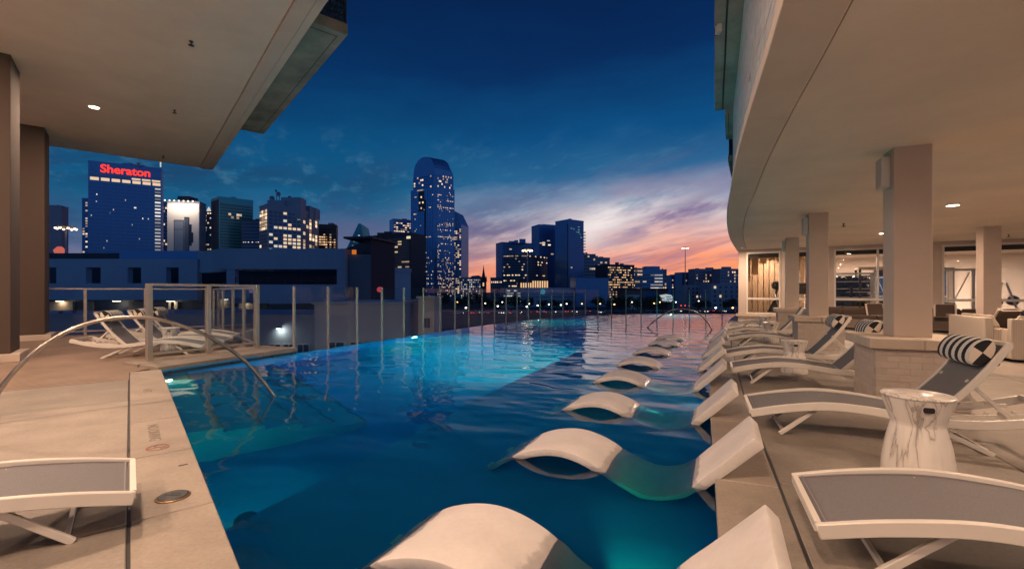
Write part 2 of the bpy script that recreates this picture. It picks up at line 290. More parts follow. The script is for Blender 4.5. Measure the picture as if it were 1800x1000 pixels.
# ------------------------------------------------------------------ helpers
def tag(o, label=None, cat=None, group=None, kind=None):
    if label: o['label'] = label
    if cat: o['category'] = cat
    if group: o['group'] = group
    if kind: o['kind'] = kind
    return o
def empty(name, loc=(0, 0, 0), rz=0.0, label=None, cat=None, group=None):
    o = bpy.data.objects.new(name, None); COL.objects.link(o); o.location = loc; o.rotation_euler = (0, 0, rz); o.empty_display_size = .1
    return tag(o, label, cat, group)
def copy_tree(o, parent=None):
    c = o.copy(); COL.objects.link(c)
    if parent: c.parent = parent
    for ch in list(o.children): copy_tree(ch, c)
    return c
def gp(px, py, z=0.0):                  # where the sight line through a photo pixel meets height z
    Y = F*(H-z)/(py-HY); return Vector(((px-900)/F*Y, Y, z))
def at(px, py, Y): return Vector(((px-900)/F*Y, Y, H-(py-HY)*Y/F))
class MB:
    def __init__(s): s.v = []; s.f = []; s.m = []; s.mi = 0
    def quad(s, *p):
        k = len(s.v); s.v += [tuple(q) for q in p]; s.f.append(tuple(range(k, k+len(p)))); s.m.append(s.mi)
    def box(s, x0, x1, y0, y1, z0, z1, T=None):
        k = len(s.v)
        c = [(x0, y0, z0), (x1, y0, z0), (x1, y1, z0), (x0, y1, z0), (x0, y0, z1), (x1, y0, z1), (x1, y1, z1), (x0, y1, z1)]
        if T is not None: c = [tuple(T @ Vector(q)) for q in c]
        s.v += c
        for f in ((3, 2, 1, 0), (4, 5, 6, 7), (0, 1, 5, 4), (1, 2, 6, 5), (2, 3, 7, 6), (3, 0, 4, 7)):
            s.f.append(tuple(k+i for i in f)); s.m.append(s.mi)
    def prism(s, poly, z0, z1):
        a = sum(poly[i][0]*poly[(i+1) % len(poly)][1]-poly[(i+1) % len(poly)][0]*poly[i][1] for i in range(len(poly)))
        if a < 0: poly = poly[::-1]
        k = len(s.v); n = len(poly)
        s.v += [(p[0], p[1], z0) for p in poly]+[(p[0], p[1], z1) for p in poly]
        s.f.append(tuple(k+i for i in range(n-1, -1, -1))); s.f.append(tuple(k+n+i for i in range(n))); s.m += [s.mi]*2
        for i in range(n):
            j = (i+1) % n; s.f.append((k+i, k+j, k+n+j, k+n+i)); s.m.append(s.mi)
    def loft(s, rings, cap=True):
        k = len(s.v); n = len(rings[0])
        for r_ in rings: s.v += [tuple(p) for p in r_]
        for a in range(len(rings)-1):
            for i in range(n):
                j = (i+1) % n; s.f.append((k+a*n+i, k+a*n+j, k+(a+1)*n+j, k+(a+1)*n+i)); s.m.append(s.mi)
        if cap:
            s.f.append(tuple(k+i for i in range(n-1, -1, -1))); s.f.append(tuple(k+(len(rings)-1)*n+i for i in range(n))); s.m += [s.mi]*2
    def lathe(s, prof, n=24, c=(0, 0), cap=True):
        s.loft([[(c[0]+r_*math.cos(2*math.pi*i/n), c[1]+r_*math.sin(2*math.pi*i/n), z) for i in range(n)] for r_, z in prof], cap)
    def tube(s, path, r_, n=8):
        path = [Vector(p) for p in path]; rings = []
        for i, p in enumerate(path):
            d = (path[min(i+1, len(path)-1)]-path[max(i-1, 0)]).normalized()
            u = d.cross(Vector((0, 0, 1)));
            if u.length < .01: u = Vector((1, 0, 0))
            u.normalize(); w = u.cross(d)
            rings.append([p+u*r_*math.cos(2*math.pi*k/n)+w*r_*math.sin(2*math.pi*k/n) for k in range(n)])
        s.loft(rings)
    def bar(s, a, b, w, h):              # rectangular bar from a to b
        a, b = Vector(a), Vector(b); d = (b-a).normalized(); u = d.cross(Vector((0, 0, 1)))
        if u.length < .01: u = Vector((1, 0, 0))
        u.normalize(); q = u.cross(d)
        s.loft([[p+u*(w/2*i)+q*(h/2*j) for i, j in ((-1, -1), (1, -1), (1, 1), (-1, 1))] for p in (a, b)])
    def ribbon(s, prof, y0, y1, th):     # sheet along a profile of (x,z), width y0..y1, thickness below
        rings = []
        for i, (x, z) in enumerate(prof):
            a = Vector(prof[max(i-1, 0)]); b = Vector(prof[min(i+1, len(prof)-1)]); t = (b-a).normalized(); nx, nz = -t.y, t.x
            rings.append([(x, y0, z), (x-nx*th, y0, z-nz*th), (x-nx*th, y1, z-nz*th), (x, y1, z)])
        s.loft([r_[::-1] for r_ in rings])
    def build(s, name, m, parent=None, world=True, smooth=False, bevel=0.0, kind=None, label=None, seg=2):
        me = bpy.data.meshes.new(name)
        off = Vector((0, 0, 0))
        if parent is not None and world: off = parent.matrix_basis.translation
        me.from_pydata([tuple(Vector(q)-off) for q in s.v], [], s.f)
        ms = m if isinstance(m, (list, tuple)) else [m]
        for q in ms: me.materials.append(q)
        if len(ms) > 1: me.polygons.foreach_set('material_index', s.m)
        if smooth: me.polygons.foreach_set('use_smooth', [True]*len(me.polygons))
        me.update()
        bm = bmesh.new(); bm.from_mesh(me); bmesh.ops.recalc_face_normals(bm, faces=bm.faces)
        if bevel:
            ed = [e for e in bm.edges if len(e.link_faces) == 2 and e.calc_face_angle(0) > .6]
            bmesh.ops.bevel(bm, geom=ed, offset=bevel, segments=seg, affect='EDGES', profile=.6)
        bm.to_mesh(me); bm.free()
        if smooth: me.set_sharp_from_angle(angle=R(40))
        o = bpy.data.objects.new(name, me); COL.objects.link(o)
        if parent is not None: o.parent = parent
        if kind: o['kind'] = kind
        if label: o['label'] = label
        return o
def share(o, name=None):
    c = o.copy(); COL.objects.link(c); return c
def crom(pts, n=6):                      # smooth curve through points
    pts = [Vector(p) for p in pts]; out = []
    for i in range(len(pts)-1):
        p0, p1, p2, p3 = pts[max(i-1, 0)], pts[i], pts[i+1], pts[min(i+2, len(pts)-1)]
        for k in range(n):
            t = k/n; out.append(.5*((2*p1)+(p2-p0)*t+(2*p0-5*p1+4*p2-p3)*t*t+(3*p1-p0-3*p2+p3)*t**3))
    return out+[pts[-1]]
def text_mesh(body, size, ext, off=0.0, space=1.0):
    cu = bpy.data.curves.new('t', 'FONT'); cu.body = body; cu.size = size; cu.extrude = ext; cu.offset = off; cu.space_character = space; cu.resolution_u = 4
    o = bpy.data.objects.new('t', cu); COL.objects.link(o); bpy.context.view_layer.update()
    me = bpy.data.meshes.new_from_object(o.evaluated_get(bpy.context.evaluated_depsgraph_get()))
    bpy.data.objects.remove(o); return me
def area(name, loc, power, size, color, direction=(0, 0, -1), parent=None, shape='DISK', spread=180):
    la = bpy.data.lights.new(name, 'AREA'); la.energy = power; la.shape = shape; la.size = size; la.color = color; la.spread = R(spread)
    o = bpy.data.objects.new(name, la); COL.objects.link(o)
    o.rotation_euler = Vector(direction).to_track_quat('-Z', 'Y').to_euler()
    if parent is not None: o.parent = parent; o.location = Vector(loc)-parent.location
    else: o.location = loc
    return o

# ------------------------------------------------------------------ plan
EDGE = [(-2.1, -5.2), (-.32, -1), (1.17, 2.53), (1.595, 3.54), (2.6, 5.96), (3.25, 7.4), (4.15, 9.4), (5.40, 12.2), (6.75, 14.9), (8.1, 17.4), (10.5, 22), (11.7, 24.2), (15.4, 30.6)]
def xe(t):
    for (xa, ya), (xb, yb) in zip(EDGE, EDGE[1:]):
        if t <= yb or yb == EDGE[-1][1]: return xa+(xb-xa)*(t-ya)/(yb-ya)
def ne(t):
    d = Vector((xe(t+.8)-xe(t-.8), 1.6)).normalized(); return Vector((d.y, -d.x))
NR = Vector((.922, -.387)); DR = Vector((.387, .922))
def SE(t, d): return Vector((xe(t), t))+NR*d      # point d metres inland from the right pool edge
DL = Vector((-.643, .766)); NL = Vector((.766, .643))
def UV(u, v): return DL*u+NL*v                    # left building axes
A0 = UV(10.3, .41)
INF = [(-5.22, 11), (-4.0, 13.9), (-2.75, 16.7), (-1.75, 19), (-.5, 21.4), (.7, 23.5), (2.0, 25.2), (3.5, 26.9), (5.0, 28.3), (6.8, 29.3), (9, 29.9), (12, 30.1), (15.2, 30.2)]
INFC = [Vector(p) for p in crom(INF, 4)]
WZ = -.10
GZ = -10.0
apex = Vector((.245, .33))

# ------------------------------------------------------------------ setting: ground, podium, pool
GROUNDM = mat('city_ground', (.05, .05, .055), .9, var=.3, vscale=.05)
b = MB(); b.quad((-3000, -60, GZ), (3000, -60, GZ), (3000, 5000, GZ), (-3000, 5000, GZ)); b.build('ground', GROUNDM, kind='structure')
b = MB()
pod = [UV(-8, -20), UV(20.6, -20), UV(20.6, 2.6), (-5.9, 11.8)]+[p+Vector((-.25, .35)) for p in INFC[2:-6]]+[(10, 30.6), (30, 30.4), (30, -8), (0, -10)]
b.prism([tuple(p) for p in pod], GZ, -2.0); b.build('podium', CONC, kind='structure')
right_pts = [(xe(t), t) for t in [apex.y+.01]+[1+.7*i for i in range(42)]]
poolpoly = [tuple(apex)]+right_pts[1:]+[(15.3, 30.2)]+[tuple(p) for p in INFC[::-1]]+[tuple(A0)]
pool = empty('swimming_pool', (0, 0, 0)); tag(pool, kind='structure')
b = MB()
b.quad(*[(p[0], p[1], -1.35) for p in poolpoly])
b.build('pool_floor', PLAST, pool)
b = MB()
for i, p in enumerate(poolpoly):
    q = poolpoly[(i+1) % len(poolpoly)]
    isinf = len(right_pts) < i < len(poolpoly)-2
    top = WZ-.012 if isinf else -.02
    b.quad((p[0], p[1], -1.35), (q[0], q[1], -1.35), (q[0], q[1], top), (p[0], p[1], top))
b.build('pool_wall', PLAST, pool)
# tile band at the water line under coping and ledge
b = MB()
def band(p, q, inset):
    p, q = Vector(p), Vector(q); d = (q-p).normalized(); n = Vector((-d.y, d.x))*inset
    p, q = p+n, q+n
    b.quad((p.x, p.y, -.22), (q.x, q.y, -.22), (q.x, q.y, -.055), (p.x, p.y, -.055))
for p, q in zip(right_pts[:-1], right_pts[1:]): band(p, q, .004)
band(UV(10.3, .41), UV(.1, .41), -.0+.004); band((-5.22, 11), A0, .004)
b.build('waterline_tile', TILE, pool)
# infinity lip (outer side)
b = MB()
for p, q in zip(INFC[:-1], INFC[1:]):
    d = (q-p).normalized(); n = Vector((-d.y, d.x))
    p2, q2 = p+n*.30, q+n*.30
    b.quad((p.x, p.y, WZ-.014), (q.x, q.y, WZ-.014), (q2.x, q2.y, WZ-.06), (p2.x, p2.y, WZ-.06))
    b.quad((p2.x, p2.y, WZ-.06), (q2.x, q2.y, WZ-.06), (q2.x, q2.y, -2.4), (p2.x, p2.y, -2.4))
b.build('overflow_lip', TILE, pool)
# tanning shelf along the right edge
SHZ, SHW = -.52, 3.2
b = MB(); ts = [.0+.75*i for i in range(24)]
for t0, t1 in zip(ts[:-1], ts[1:]):
    o0, o1 = SE(t0, -SHW), SE(t1, -SHW); i0, i1 = SE(t0, .02), SE(t1, .02)
    b.quad((o0.x, o0.y, SHZ), (i0.x, i0.y, SHZ), (i1.x, i1.y, SHZ), (o1.x, o1.y, SHZ))
    b.quad((o0.x, o0.y, -1.35), (o0.x, o0.y, SHZ), (o1.x, o1.y, SHZ), (o1.x, o1.y, -1.35))
o1, i1 = SE(ts[-1], -SHW), SE(ts[-1], .02); b.quad((o1.x, o1.y, SHZ), (i1.x, i1.y, SHZ), (i1.x, i1.y, -1.35), (o1.x, o1.y, -1.35))
b.build('tanning_shelf', PLAST, pool)
NOSE = mat('step_nosing_tile', (.04, .16, .24), .5)
# entry steps parallel to the left edge
for k in range(5):
    b = MB(); v0, v1 = .41, .41+.42*(k+1); z1 = -.28-.2*k
    u0, u1 = 6.1, 10.6+.25*k
    b.prism([tuple(UV(u0, v0+.42*k)), tuple(UV(u1, v0+.42*k)), tuple(UV(u1, v1)), tuple(UV(u0, v1))], -1.35, z1)
    b.build('entry_step', STEPM, pool)
    b = MB(); b.prism([tuple(UV(u0, v1-.05)), tuple(UV(u1, v1-.05)), tuple(UV(u1, v1+.003)), tuple(UV(u0, v1+.003))], z1-.04, z1+.004)
    b.build('step_nosing', NOSE, pool)
# water body, a closed volume reaching past the walls so only its top is seen
def grow(poly, d):
    out = []; n = len(poly); a = sum(poly[i][0]*poly[(i+1) % n][1]-poly[(i+1) % n][0]*poly[i][1] for i in range(n)); sg = 1 if a > 0 else -1
    for i in range(n):
        p0, p1, p2 = Vector(poly[i-1]), Vector(poly[i]), Vector(poly[(i+1) % n]); e = ((p1-p0).normalized()+(p2-p1).normalized())
        e.normalize(); out.append(tuple(p1+Vector((e.y, -e.x))*d*sg))
    return out
import numpy as np
def xl(y):                               # left limit of the water at distance y
    if y < A0.y: return A0.x+(apex.x-A0.x)*(A0.y-y)/(A0.y-apex.y)
    line = [tuple(A0), (-5.22, 11.0)]+[tuple(p) for p in INFC[1:]]
    for (xa, ya), (xb, yb) in zip(line, line[1:]):
        if ya <= y <= yb: return xa+(xb-xa)*(y-ya)/max(yb-ya, 1e-6)
    return line[-1][0]
NRW, NCL = 620, 250
ys_w = apex.y-.05+(30.15-apex.y)*np.linspace(0, 1, NRW)**1.35
x0w = np.array([xl(max(y, apex.y)) for y in ys_w])-.06; x1w = np.array([xe(y) for y in ys_w])+.06
cl = np.linspace(0, 1, NCL); Xw = x0w[:, None]+(x1w-x0w)[:, None]*cl[None, :]; Yw = np.repeat(ys_w[:, None], NCL, 1)
rg = np.random.RandomState(5); Zw = np.zeros_like(Xw); nw = 46
for i in range(nw):
    lam_ = .20*(1.25/.20)**rg.rand(); th = rg.normal(1.1, .8); kk = 2*math.pi/lam_
    Zw += (.029*math.sqrt(2/nw)/kk)*np.sin(kk*(Xw*math.cos(th)+Yw*math.sin(th))+rg.rand()*6.28)
patch = .55+.45*np.sin(Xw*.55+Yw*.31+1.0)*np.sin(Yw*.42-Xw*.2)
Zw = WZ+Zw*(.62+.38*patch)
vtop = np.stack([Xw, Yw, Zw], -1).reshape(-1, 3)
I = np.arange(NRW*NCL).reshape(NRW, NCL); q_ = np.stack([I[:-1, :-1], I[:-1, 1:], I[1:, 1:], I[1:, :-1]], -1).reshape(-1, 4)
rim = list(I[0, :])+list(I[1:, -1])+list(I[-1, -2::-1])+list(I[-2:0:-1, 0])
vb = vtop[rim].copy(); vb[:, 2] = -1.6; nb_ = len(vtop); m_ = len(rim)
fs = [tuple(f) for f in q_.tolist()]+[(int(rim[i]), nb_+i, nb_+(i+1) % m_, int(rim[(i+1) % m_])) for i in range(m_)]+[tuple(nb_+i for i in range(m_-1, -1, -1))]
me = bpy.data.meshes.new('water'); me.from_pydata(np.concatenate([vtop, vb]).tolist(), [], fs); me.materials.append(WATER)
sm_ = np.ones(len(me.polygons), bool); sm_[len(q_):] = False; me.polygons.foreach_set('use_smooth', sm_); me.update()
o = bpy.data.objects.new('water', me); COL.objects.link(o); o['kind'] = 'structure'
TEAL = (.35, 1.0, .30)
LAMP = emis('pool_lamp_lens', (.75, 1, .9), 9)
def pool_lamp(x, y, z, d, w=POOL_W, label='', size=.16):
    d = Vector(d).normalized()
    t = empty('pool_light', (x, y, z), 0, label, 'pool light', 'lamps glowing under the pool water')
    mm = d.to_track_quat('Z', 'Y').to_matrix().to_4x4()
    b = MB(); b.lathe([(.10, -.02), (.10, .0), (.08, .012)], 20); b.v = [tuple(mm @ Vector(q)) for q in b.v]; b.build('lamp_ring', ALU, t, world=False)
    b = MB(); b.lathe([(.075, .013), (.06, .022), (.02, .027)], 20); b.v = [tuple(mm @ Vector(q)) for q in b.v]; b.build('lens', LAMP, t, world=False)
    area('pool_lamp', Vector((x, y, z))+d*.06, w, size, TEAL, d, t)
def infp(i): return INFC[i]
for idx, (px_, lab) in enumerate([(6, 'round pool lamp glowing under the overflow edge below the pale box house'), (22, 'round pool lamp under the overflow edge in front of the parked cars'), (42, 'far right pool lamp under the overflow edge by the arched rail')]):
    p, q = infp(px_), infp(px_+1); d = (q-p).normalized(); n = Vector((d.y, -d.x)); c = p+n*.06
    pool_lamp(c.x, c.y, -.38, (n.x, n.y, -.5), POOL_W*(32 if idx == 0 else 20), lab)
for t, lab in [(2.2, 'pool lamp on the shelf wall near the closest in-pool lounger'), (9.6, 'pool lamp on the shelf wall lighting the deep floor in mid pool')]:
    c = SE(t, -SHW-.14); pool_lamp(c.x, c.y, -.72, (-NR.x, -NR.y, -.5), POOL_W*(1.0 if t < 3 else 90), lab)
for t, lab in [(2.05, 'pool lamp in the right wall beneath the nearest in-pool lounger'), (6.3, 'pool lamp in the right wall between the white in-pool backrests'), (10.7, 'pool lamp in the right wall among the farther in-pool backrests'), (15.2, 'pool lamp in the right wall past the last in-pool lounger')]:
    c = SE(t, -.05); pool_lamp(c.x, c.y, -.28, (-NR.x, -NR.y, -.1), POOL_W*(1.2 if t < 3 else .6), lab, .1)
c = UV(9.7, .47); pool_lamp(c.x, c.y, -.18, (NL.x*.8-DL.x*.6, NL.y*.8-DL.y*.6, -.2), POOL_W*1.2, 'pool lamp beside the entry steps', .1)

# ------------------------------------------------------------------ decks
deck = empty('pool_deck', (0, 0, 0)); tag(deck, kind='structure')
b = MB()
b.prism([tuple(UV(-8, -20)), tuple(UV(20.3, -20)), tuple(UV(20.3, 2.45)), tuple(UV(12.4, 2.45)), tuple(UV(11.0, .30)), tuple(UV(10.25, .36)), tuple(UV(.3, .36)), tuple(UV(-8, .2))], -.5, -.02)
rp = [tuple(SE(t, .05)) for t in [-5]+[.5+.7*i for i in range(43)]]
b.prism(rp+[(40, 30.6), (40, -14), (0, -14)], -.5, -.021)
b.build('mortar_bed', BASEM, deck)
def slab(pts, z0, z1, name, m, par, bev=.006, gap=.005):
    c = sum((Vector(p) for p in pts), Vector((0, 0)))/len(pts)
    bb = MB(); bb.prism([tuple(Vector(p)+(c-Vector(p)).normalized()*gap*1.4) for p in pts], z0, z1)
    return bb.build(name, m, par, bevel=bev, seg=1)
# coping stones
us = [3.60+1.35*k for k in range(-7, 5)]+[10.32]
for u0, u1 in zip(us[:-1], us[1:]):
    if u1 < -.2: continue
    slab([UV(max(u0, .05), 0), UV(u1, 0), UV(u1, .43), UV(max(u0, .05), .43)], -.06, .0, 'coping_stone', COPE, deck)
tt = [-4.6+1.6*k for k in range(23)]
for t0, t1 in zip(tt[:-1], tt[1:]):
    slab([SE(t0, -.02), SE(t1, -.02), SE(t1, .40), SE(t0, .40)], -.06, .0, 'coping_stone', COPE, deck)
# paving slabs
uu = [-4.5, -.45, 3.60, 7.65, 9.48]
vv = [-.012, -2.9, -5.8, -8.7, -11.6, -14.5]
for u0, u1 in zip(uu[:-1], uu[1:]):
    for v0, v1 in zip(vv[:-1], vv[1:]): slab([UV(u0, v1), UV(u1, v1), UV(u1, v0), UV(u0, v0)], -.06, -.002, 'paving_slab', PAVE, deck)
dd = [.415, 2.2, 4.4, 6.6, 8.8, 11, 13.2, 15.4, 17.6, 19.8]
tt2 = [-4.6+2.7*k for k in range(14)]
for t0, t1 in zip(tt2[:-1], tt2[1:]):
    for d0, d1 in zip(dd[:-1], dd[1:]): slab([SE(t0, d0), SE(t1, d0), SE(t1, d1), SE(t0, d1)], -.06, -.002, 'paving_slab', PAVE, deck)
# ribbed timber deck on the left
def vend(u): return -.01 if u < 10.3 else (-.01+(u-10.3)*1.05 if u < 12.4 else 2.25)
b = MB(); u = 9.5
while u < 20.2:
    b.prism([tuple(UV(u, -16)), tuple(UV(u+.102, -16)), tuple(UV(u+.102, vend(u+.102))), tuple(UV(u, vend(u)))], -.05, -.001); u += .132
b.build('deck_boards', BOARD, deck, kind='stuff')
# stone ledge under the glass screen
F0, F1, B0, B1 = A0+Vector((-.02, -.02)), Vector((-5.2, 11.02)), Vector((-7.45, 8.70)), Vector((-6.25, 11.45))
def LG(s, w): return (F0+(F1-F0)*s)*(1-w)+(B0+(B1-B0)*s)*w
for s0, s1 in ((0, .36), (.36, .7), (.7, 1)):
    slab([LG(s0, 0), LG(s1, 0), LG(s1, .52), LG(s0, .52)], -.055, .045, 'ledge_stone', COPE, deck)
    slab([LG(s0, .56), LG(s1, .56), LG(s1, 1), LG(s0, 1)], -.055, .045, 'ledge_stone', COPE, deck)
b = MB(); b.prism([tuple(LG(0, .525)), tuple(LG(1, .525)), tuple(LG(1, .555)), tuple(LG(0, .555))], -.05, .02); b.build('drain_slot', BLACK, deck)
# metal joint strips beside the copings
b = MB(); b.prism([tuple(UV(-.4, -.012)), tuple(UV(10, -.012)), tuple(UV(10, .004)), tuple(UV(-.4, .004))], -.05, -.006); b.build('expansion_joint', DKGREY, deck)
b = MB()
for t0, t1 in zip(tt[:-1], tt[1:]): b.prism([tuple(SE(t0, .392)), tuple(SE(t1, .392)), tuple(SE(t1, .42)), tuple(SE(t0, .42))], -.05, -.008)
b.build('expansion_joint', DKGREY, deck)
# markings on the coping
def coping_text(body, size, u, v, label):
    me = text_mesh(body, size, .0006); me.materials.append(LETTER); o = bpy.data.objects.new('coping_lettering', me); COL.objects.link(o)
    p = UV(u, v); o.matrix_world = Matrix(((-DL.x, NL.x, 0, p.x), (-DL.y, NL.y, 0, p.y), (0, 0, 1, .0016), (0, 0, 0, 1)))
    tag(o, label, 'lettering', 'markings on the left coping'); return o
coping_text('NO DIVING', .13, 6.10, .14, 'grey NO DIVING lettering on the left coping above a red circle')
coping_text('4 FT', .14, 8.35, .14, 'grey 4 FT depth marking on the left coping near the steps')
t = empty('no_diving_symbol', (*UV(5.17, .19), .0), 0, 'red crossed circle no diving symbol beside the lettering on the coping', 'symbol', 'markings on the left coping')
b = MB(); pr = []
for k in range(29):
    a = 2*math.pi*k/28; pr.append((.082*math.cos(a), .082*math.sin(a), .002))
for p, q in zip(pr[:-1], pr[1:]): b.bar(p, q, .012, .003)
b.bar((-.055, -.055, .002), (.055, .055, .002), .012, .003); b.build('ring_and_slash', REDP, t, world=False)
b = MB(); b.bar((-.05, .02, .002), (.02, .0, .002), .014, .002); b.bar((.02, 0, .002), (.055, -.02, .002), .01, .002); b.lathe([(.013, .001), (.013, .003)], 10, (.045, .015)); b.build('diver', LETTER, t, world=False)
# skimmer lid
p = gp(304, 873); t = empty('skimmer_lid', p, 0, 'round grey skimmer lid set in the left coping', 'skimmer lid')
b = MB(); b.lathe([(.10, -.01), (.10, .006), (.092, .009)], 32); b.build('lid_ring', mat('brass_ring', (.32, .2, .1), .4, .8), t, world=False)
b = MB(); b.lathe([(.088, .0), (.088, .012), (.08, .016)], 32); b.box(-.05, .05, -.008, .008, .015, .019); b.box(-.03, .03, .02, .03, .015, .018); b.build('lid', GRAYL, t, world=False)
p = gp(322, 817); b = MB(); b.box(-.03, .03, -.006, .006, -.01, .004); o = b.build('slot_anchor', GRAYL); o.location = p; o.rotation_euler = (0, 0, .7); tag(o, 'small slotted anchor plate flush with the left coping', 'anchor plate')

# ------------------------------------------------------------------ right building
SOZ = 3.2
SOE = [(-1.2, -4.0), (.45, 0), (1.67, 2.84), (2.45, 4.78), (3.19, 6.55), (3.96, 8.27), (5.27, 11.2), (7.05, 14.8), (8.88, 18.2), (10.7, 21.4), (12.2, 23.6)]
SOC = [Vector(p) for p in crom(SOE, 4)]
def offs(line, d):
    out = []
    for i, p in enumerate(line):
        t = (line[min(i+1, len(line)-1)]-line[max(i-1, 0)]).normalized(); out.append(p+Vector((t.y, -t.x))*d)
    return out
rb = empty('apartment_building', (10, 10, 0), 0, 'cream apartment building with a curved overhanging soffit along the right deck', 'building')
b = MB(); inner = offs(SOC, .42)
b.prism([tuple(p) for p in inner]+[(45, 23), (45, -12), (0, -12)], SOZ, SOZ+.3); b.build('ceiling', SOFF, rb)
o2 = offs(SOC, .012); i2 = offs(SOC, .405)
for k in range(0, len(SOC)-1, 4):
    b = MB(); e = min(k+4, len(SOC)-1)
    b.prism([tuple(p) for p in o2[k:e+1]]+[tuple(p) for p in i2[k:e+1]][::-1], SOZ-.02, SOZ+.10); b.build('soffit_trim', TRIM, rb, bevel=.006, seg=1)
fac = offs(SOC, .17)
b = MB(); b.prism([tuple(p) for p in fac]+[(45, 24), (45, -12), (0, -12)], SOZ+.301, 16); b.build('facade_wall', mat('brick_mortar', (.36, .34, .33), .9), rb)
# bricks of the facade, real relief, too many to part
b = MB(); flen = [0]
for p, q in zip(fac[:-1], fac[1:]): flen.append(flen[-1]+(q-p).length)
def fpt(s, line=fac):
    for k in range(len(flen)-1):
        if s <= flen[k+1] or k == len(flen)-2:
            f = (s-flen[k])/(flen[k+1]-flen[k]); return line[k]*(1-f)+line[k+1]*f
fout = offs(SOC, .155)
z = SOZ+.12; row = 0
while z < 8.6:
    s = 5.0+(row % 2)*.15
    while s < 24:
        a, c = s, s+.285
        if random.random() < .99:
            p, q = fpt(a), fpt(c); p2, q2 = fpt(a, fout), fpt(c, fout); j = random.uniform(-.002, .003); dn = (p2-p).normalized()*j
            b.prism([tuple(p), tuple(q), tuple(q2+dn), tuple(p2+dn)], z, z+.088)
        s += .30
    z += .1; row += 1
b.build('facade_bricks', WBRICK, rb, kind='stuff')
# balconies over the soffit
def rbalc(s0, s1, out, z, m=CONC):
    n = 8; pts = [fpt(s0+(s1-s0)*k/n) for k in range(n+1)]; ou = offs(pts, -out)
    bb = MB(); bb.prism([tuple(p) for p in ou]+[tuple(p) for p in pts][::-1], z, z+.22)
    o = bb.build('balcony', m, rb, bevel=.01, seg=1)
    gi = offs(pts, -out*.62); gj = offs(pts, -out*.55); bb = MB()
    bb.prism([tuple(p) for p in gi]+[tuple(p) for p in gj][::-1], z-.004, z+.05); bb.build('drip_groove', BLACK, o, world=False).location = -rb.location
    rr = offs(pts, -out+.05); bb = MB()
    for p in rr: bb.box(p.x-.02, p.x+.02, p.y-.02, p.y+.02, z+.22, z+1.2)
    bb.tube([(p.x, p.y, z+1.2) for p in rr], .025, 6); bb.build('balcony_rail', DKGREY, o, world=False).location = -rb.location
rbalc(5.5, 16.1, .42, 5.72); rbalc(16.6, 18.6, .20, 5.75); rbalc(21.2, 24.5, .22, 5.78)
p = at(1263, 52, 6.9); t = empty('security_camera', p, 0, 'small white security camera on the concrete balcony edge upper right', 'camera')
b = MB(); b.box(-.03, .03, -.06, .06, -.06, .06); b.build('housing', WHITE, t, world=False, bevel=.01); b = MB(); b.box(-.028, .028, .065, .09, -.05, .05); b.build('dark_bracket', BLACK, t, world=False)
# columns with brick plinths
def rcolumn(x, y, label, zc=.83, ang=None, speaker=True, plinth=True):
    rz = math.atan2(-NR.y*-1, NR.x) if ang is None else ang
    t = empty('column', (x, y, 0), rz, label, 'column', 'columns along the right deck')
    w = .19
    b = MB(); b.box(-w, w, -w, w, zc if plinth else 0, SOZ+.02); b.build('shaft', STUC, t, world=False, bevel=.008)
    if plinth:
        P = .46
        b = MB(); b.box(-P+.02, P-.02, -P+.02, P-.02, 0, zc-.12); core = b.build('plinth', mat('plinth_mortar', (.50, .43, .37), .9), t, world=False)
        proto = None; rows = 9; bh = (zc-.13)/rows
        bm_ = MB(); bm_.box(-.1085, .1085, -.008, .02, .002, bh-.003); pb = bm_.build('brick', BRICK, core, world=False, bevel=.004, seg=1)
        first = True
        for side in range(4):
            ca, sa = math.cos(side*math.pi/2), math.sin(side*math.pi/2)
            for r_ in range(rows):
                x0 = -P+.125 if r_ % 2 == 0 else -P+.235
                while x0 < P-.09:
                    o = pb if first else share(pb); first = False
                    o.parent = core; yy = -P+.0225+random.uniform(-.002, .002)
                    o.location = (ca*x0-sa*yy, sa*x0+ca*yy, r_*bh); o.rotation_euler = (0, 0, side*math.pi/2)
                    x0 += .222
        for sx in (-1, 1):
            for sy in (-1, 1):
                b = MB(); b.box(min(0, sx*.53)+.002, max(0, sx*.53)-.002, min(0, sy*.53)+.002, max(0, sy*.53)-.002, zc-.12, zc); b.build('cap_stone', CAPST, t, world=False, bevel=.012)
    if speaker:
        b = MB(); b.box(-w-.10, -w-.004, -.11, .11, 2.72, 3.12); b.build('speaker_box', WHITE, t, world=False, bevel=.015)
        b = MB(); b.box(-w-.106, -w-.101, -.09, .09, 2.74, 3.10); b.build('speaker_grille', CAPST, t, world=False)
    return t
RZ = math.atan2(NR.y, NR.x)
rcolumn(5.03, 5.80, 'nearest cream column on a wide brick plinth beside the striped pillow', ang=RZ)
rcolumn(7.12, 10.62, 'second cream column on a brick plinth behind the marble table', ang=RZ-.03)
rcolumn(9.50, 15.45, 'third cream column on a brick plinth near the far gym window', ang=RZ-.06)
rcolumn(13.35, 12.75, 'square cream column without plinth behind the white wicker sofa', ang=RZ, speaker=False, plinth=False)
def sprinkler(x, y, z, label):
    t = empty('sprinkler_head', (x, y, z), 0, label, 'sprinkler', 'fire sprinklers under the ceilings')
    b = MB(); b.lathe([(.035, 0), (.035, -.012), (.012, -.016), (.012, -.06)], 12); b.build('escutcheon', DKGREY, t, world=False)
    b = MB(); b.lathe([(.012, -.06), (.05, -.075), (.05, -.08), (.006, -.09)], 12); b.build('deflector', BLACK, t, world=False)
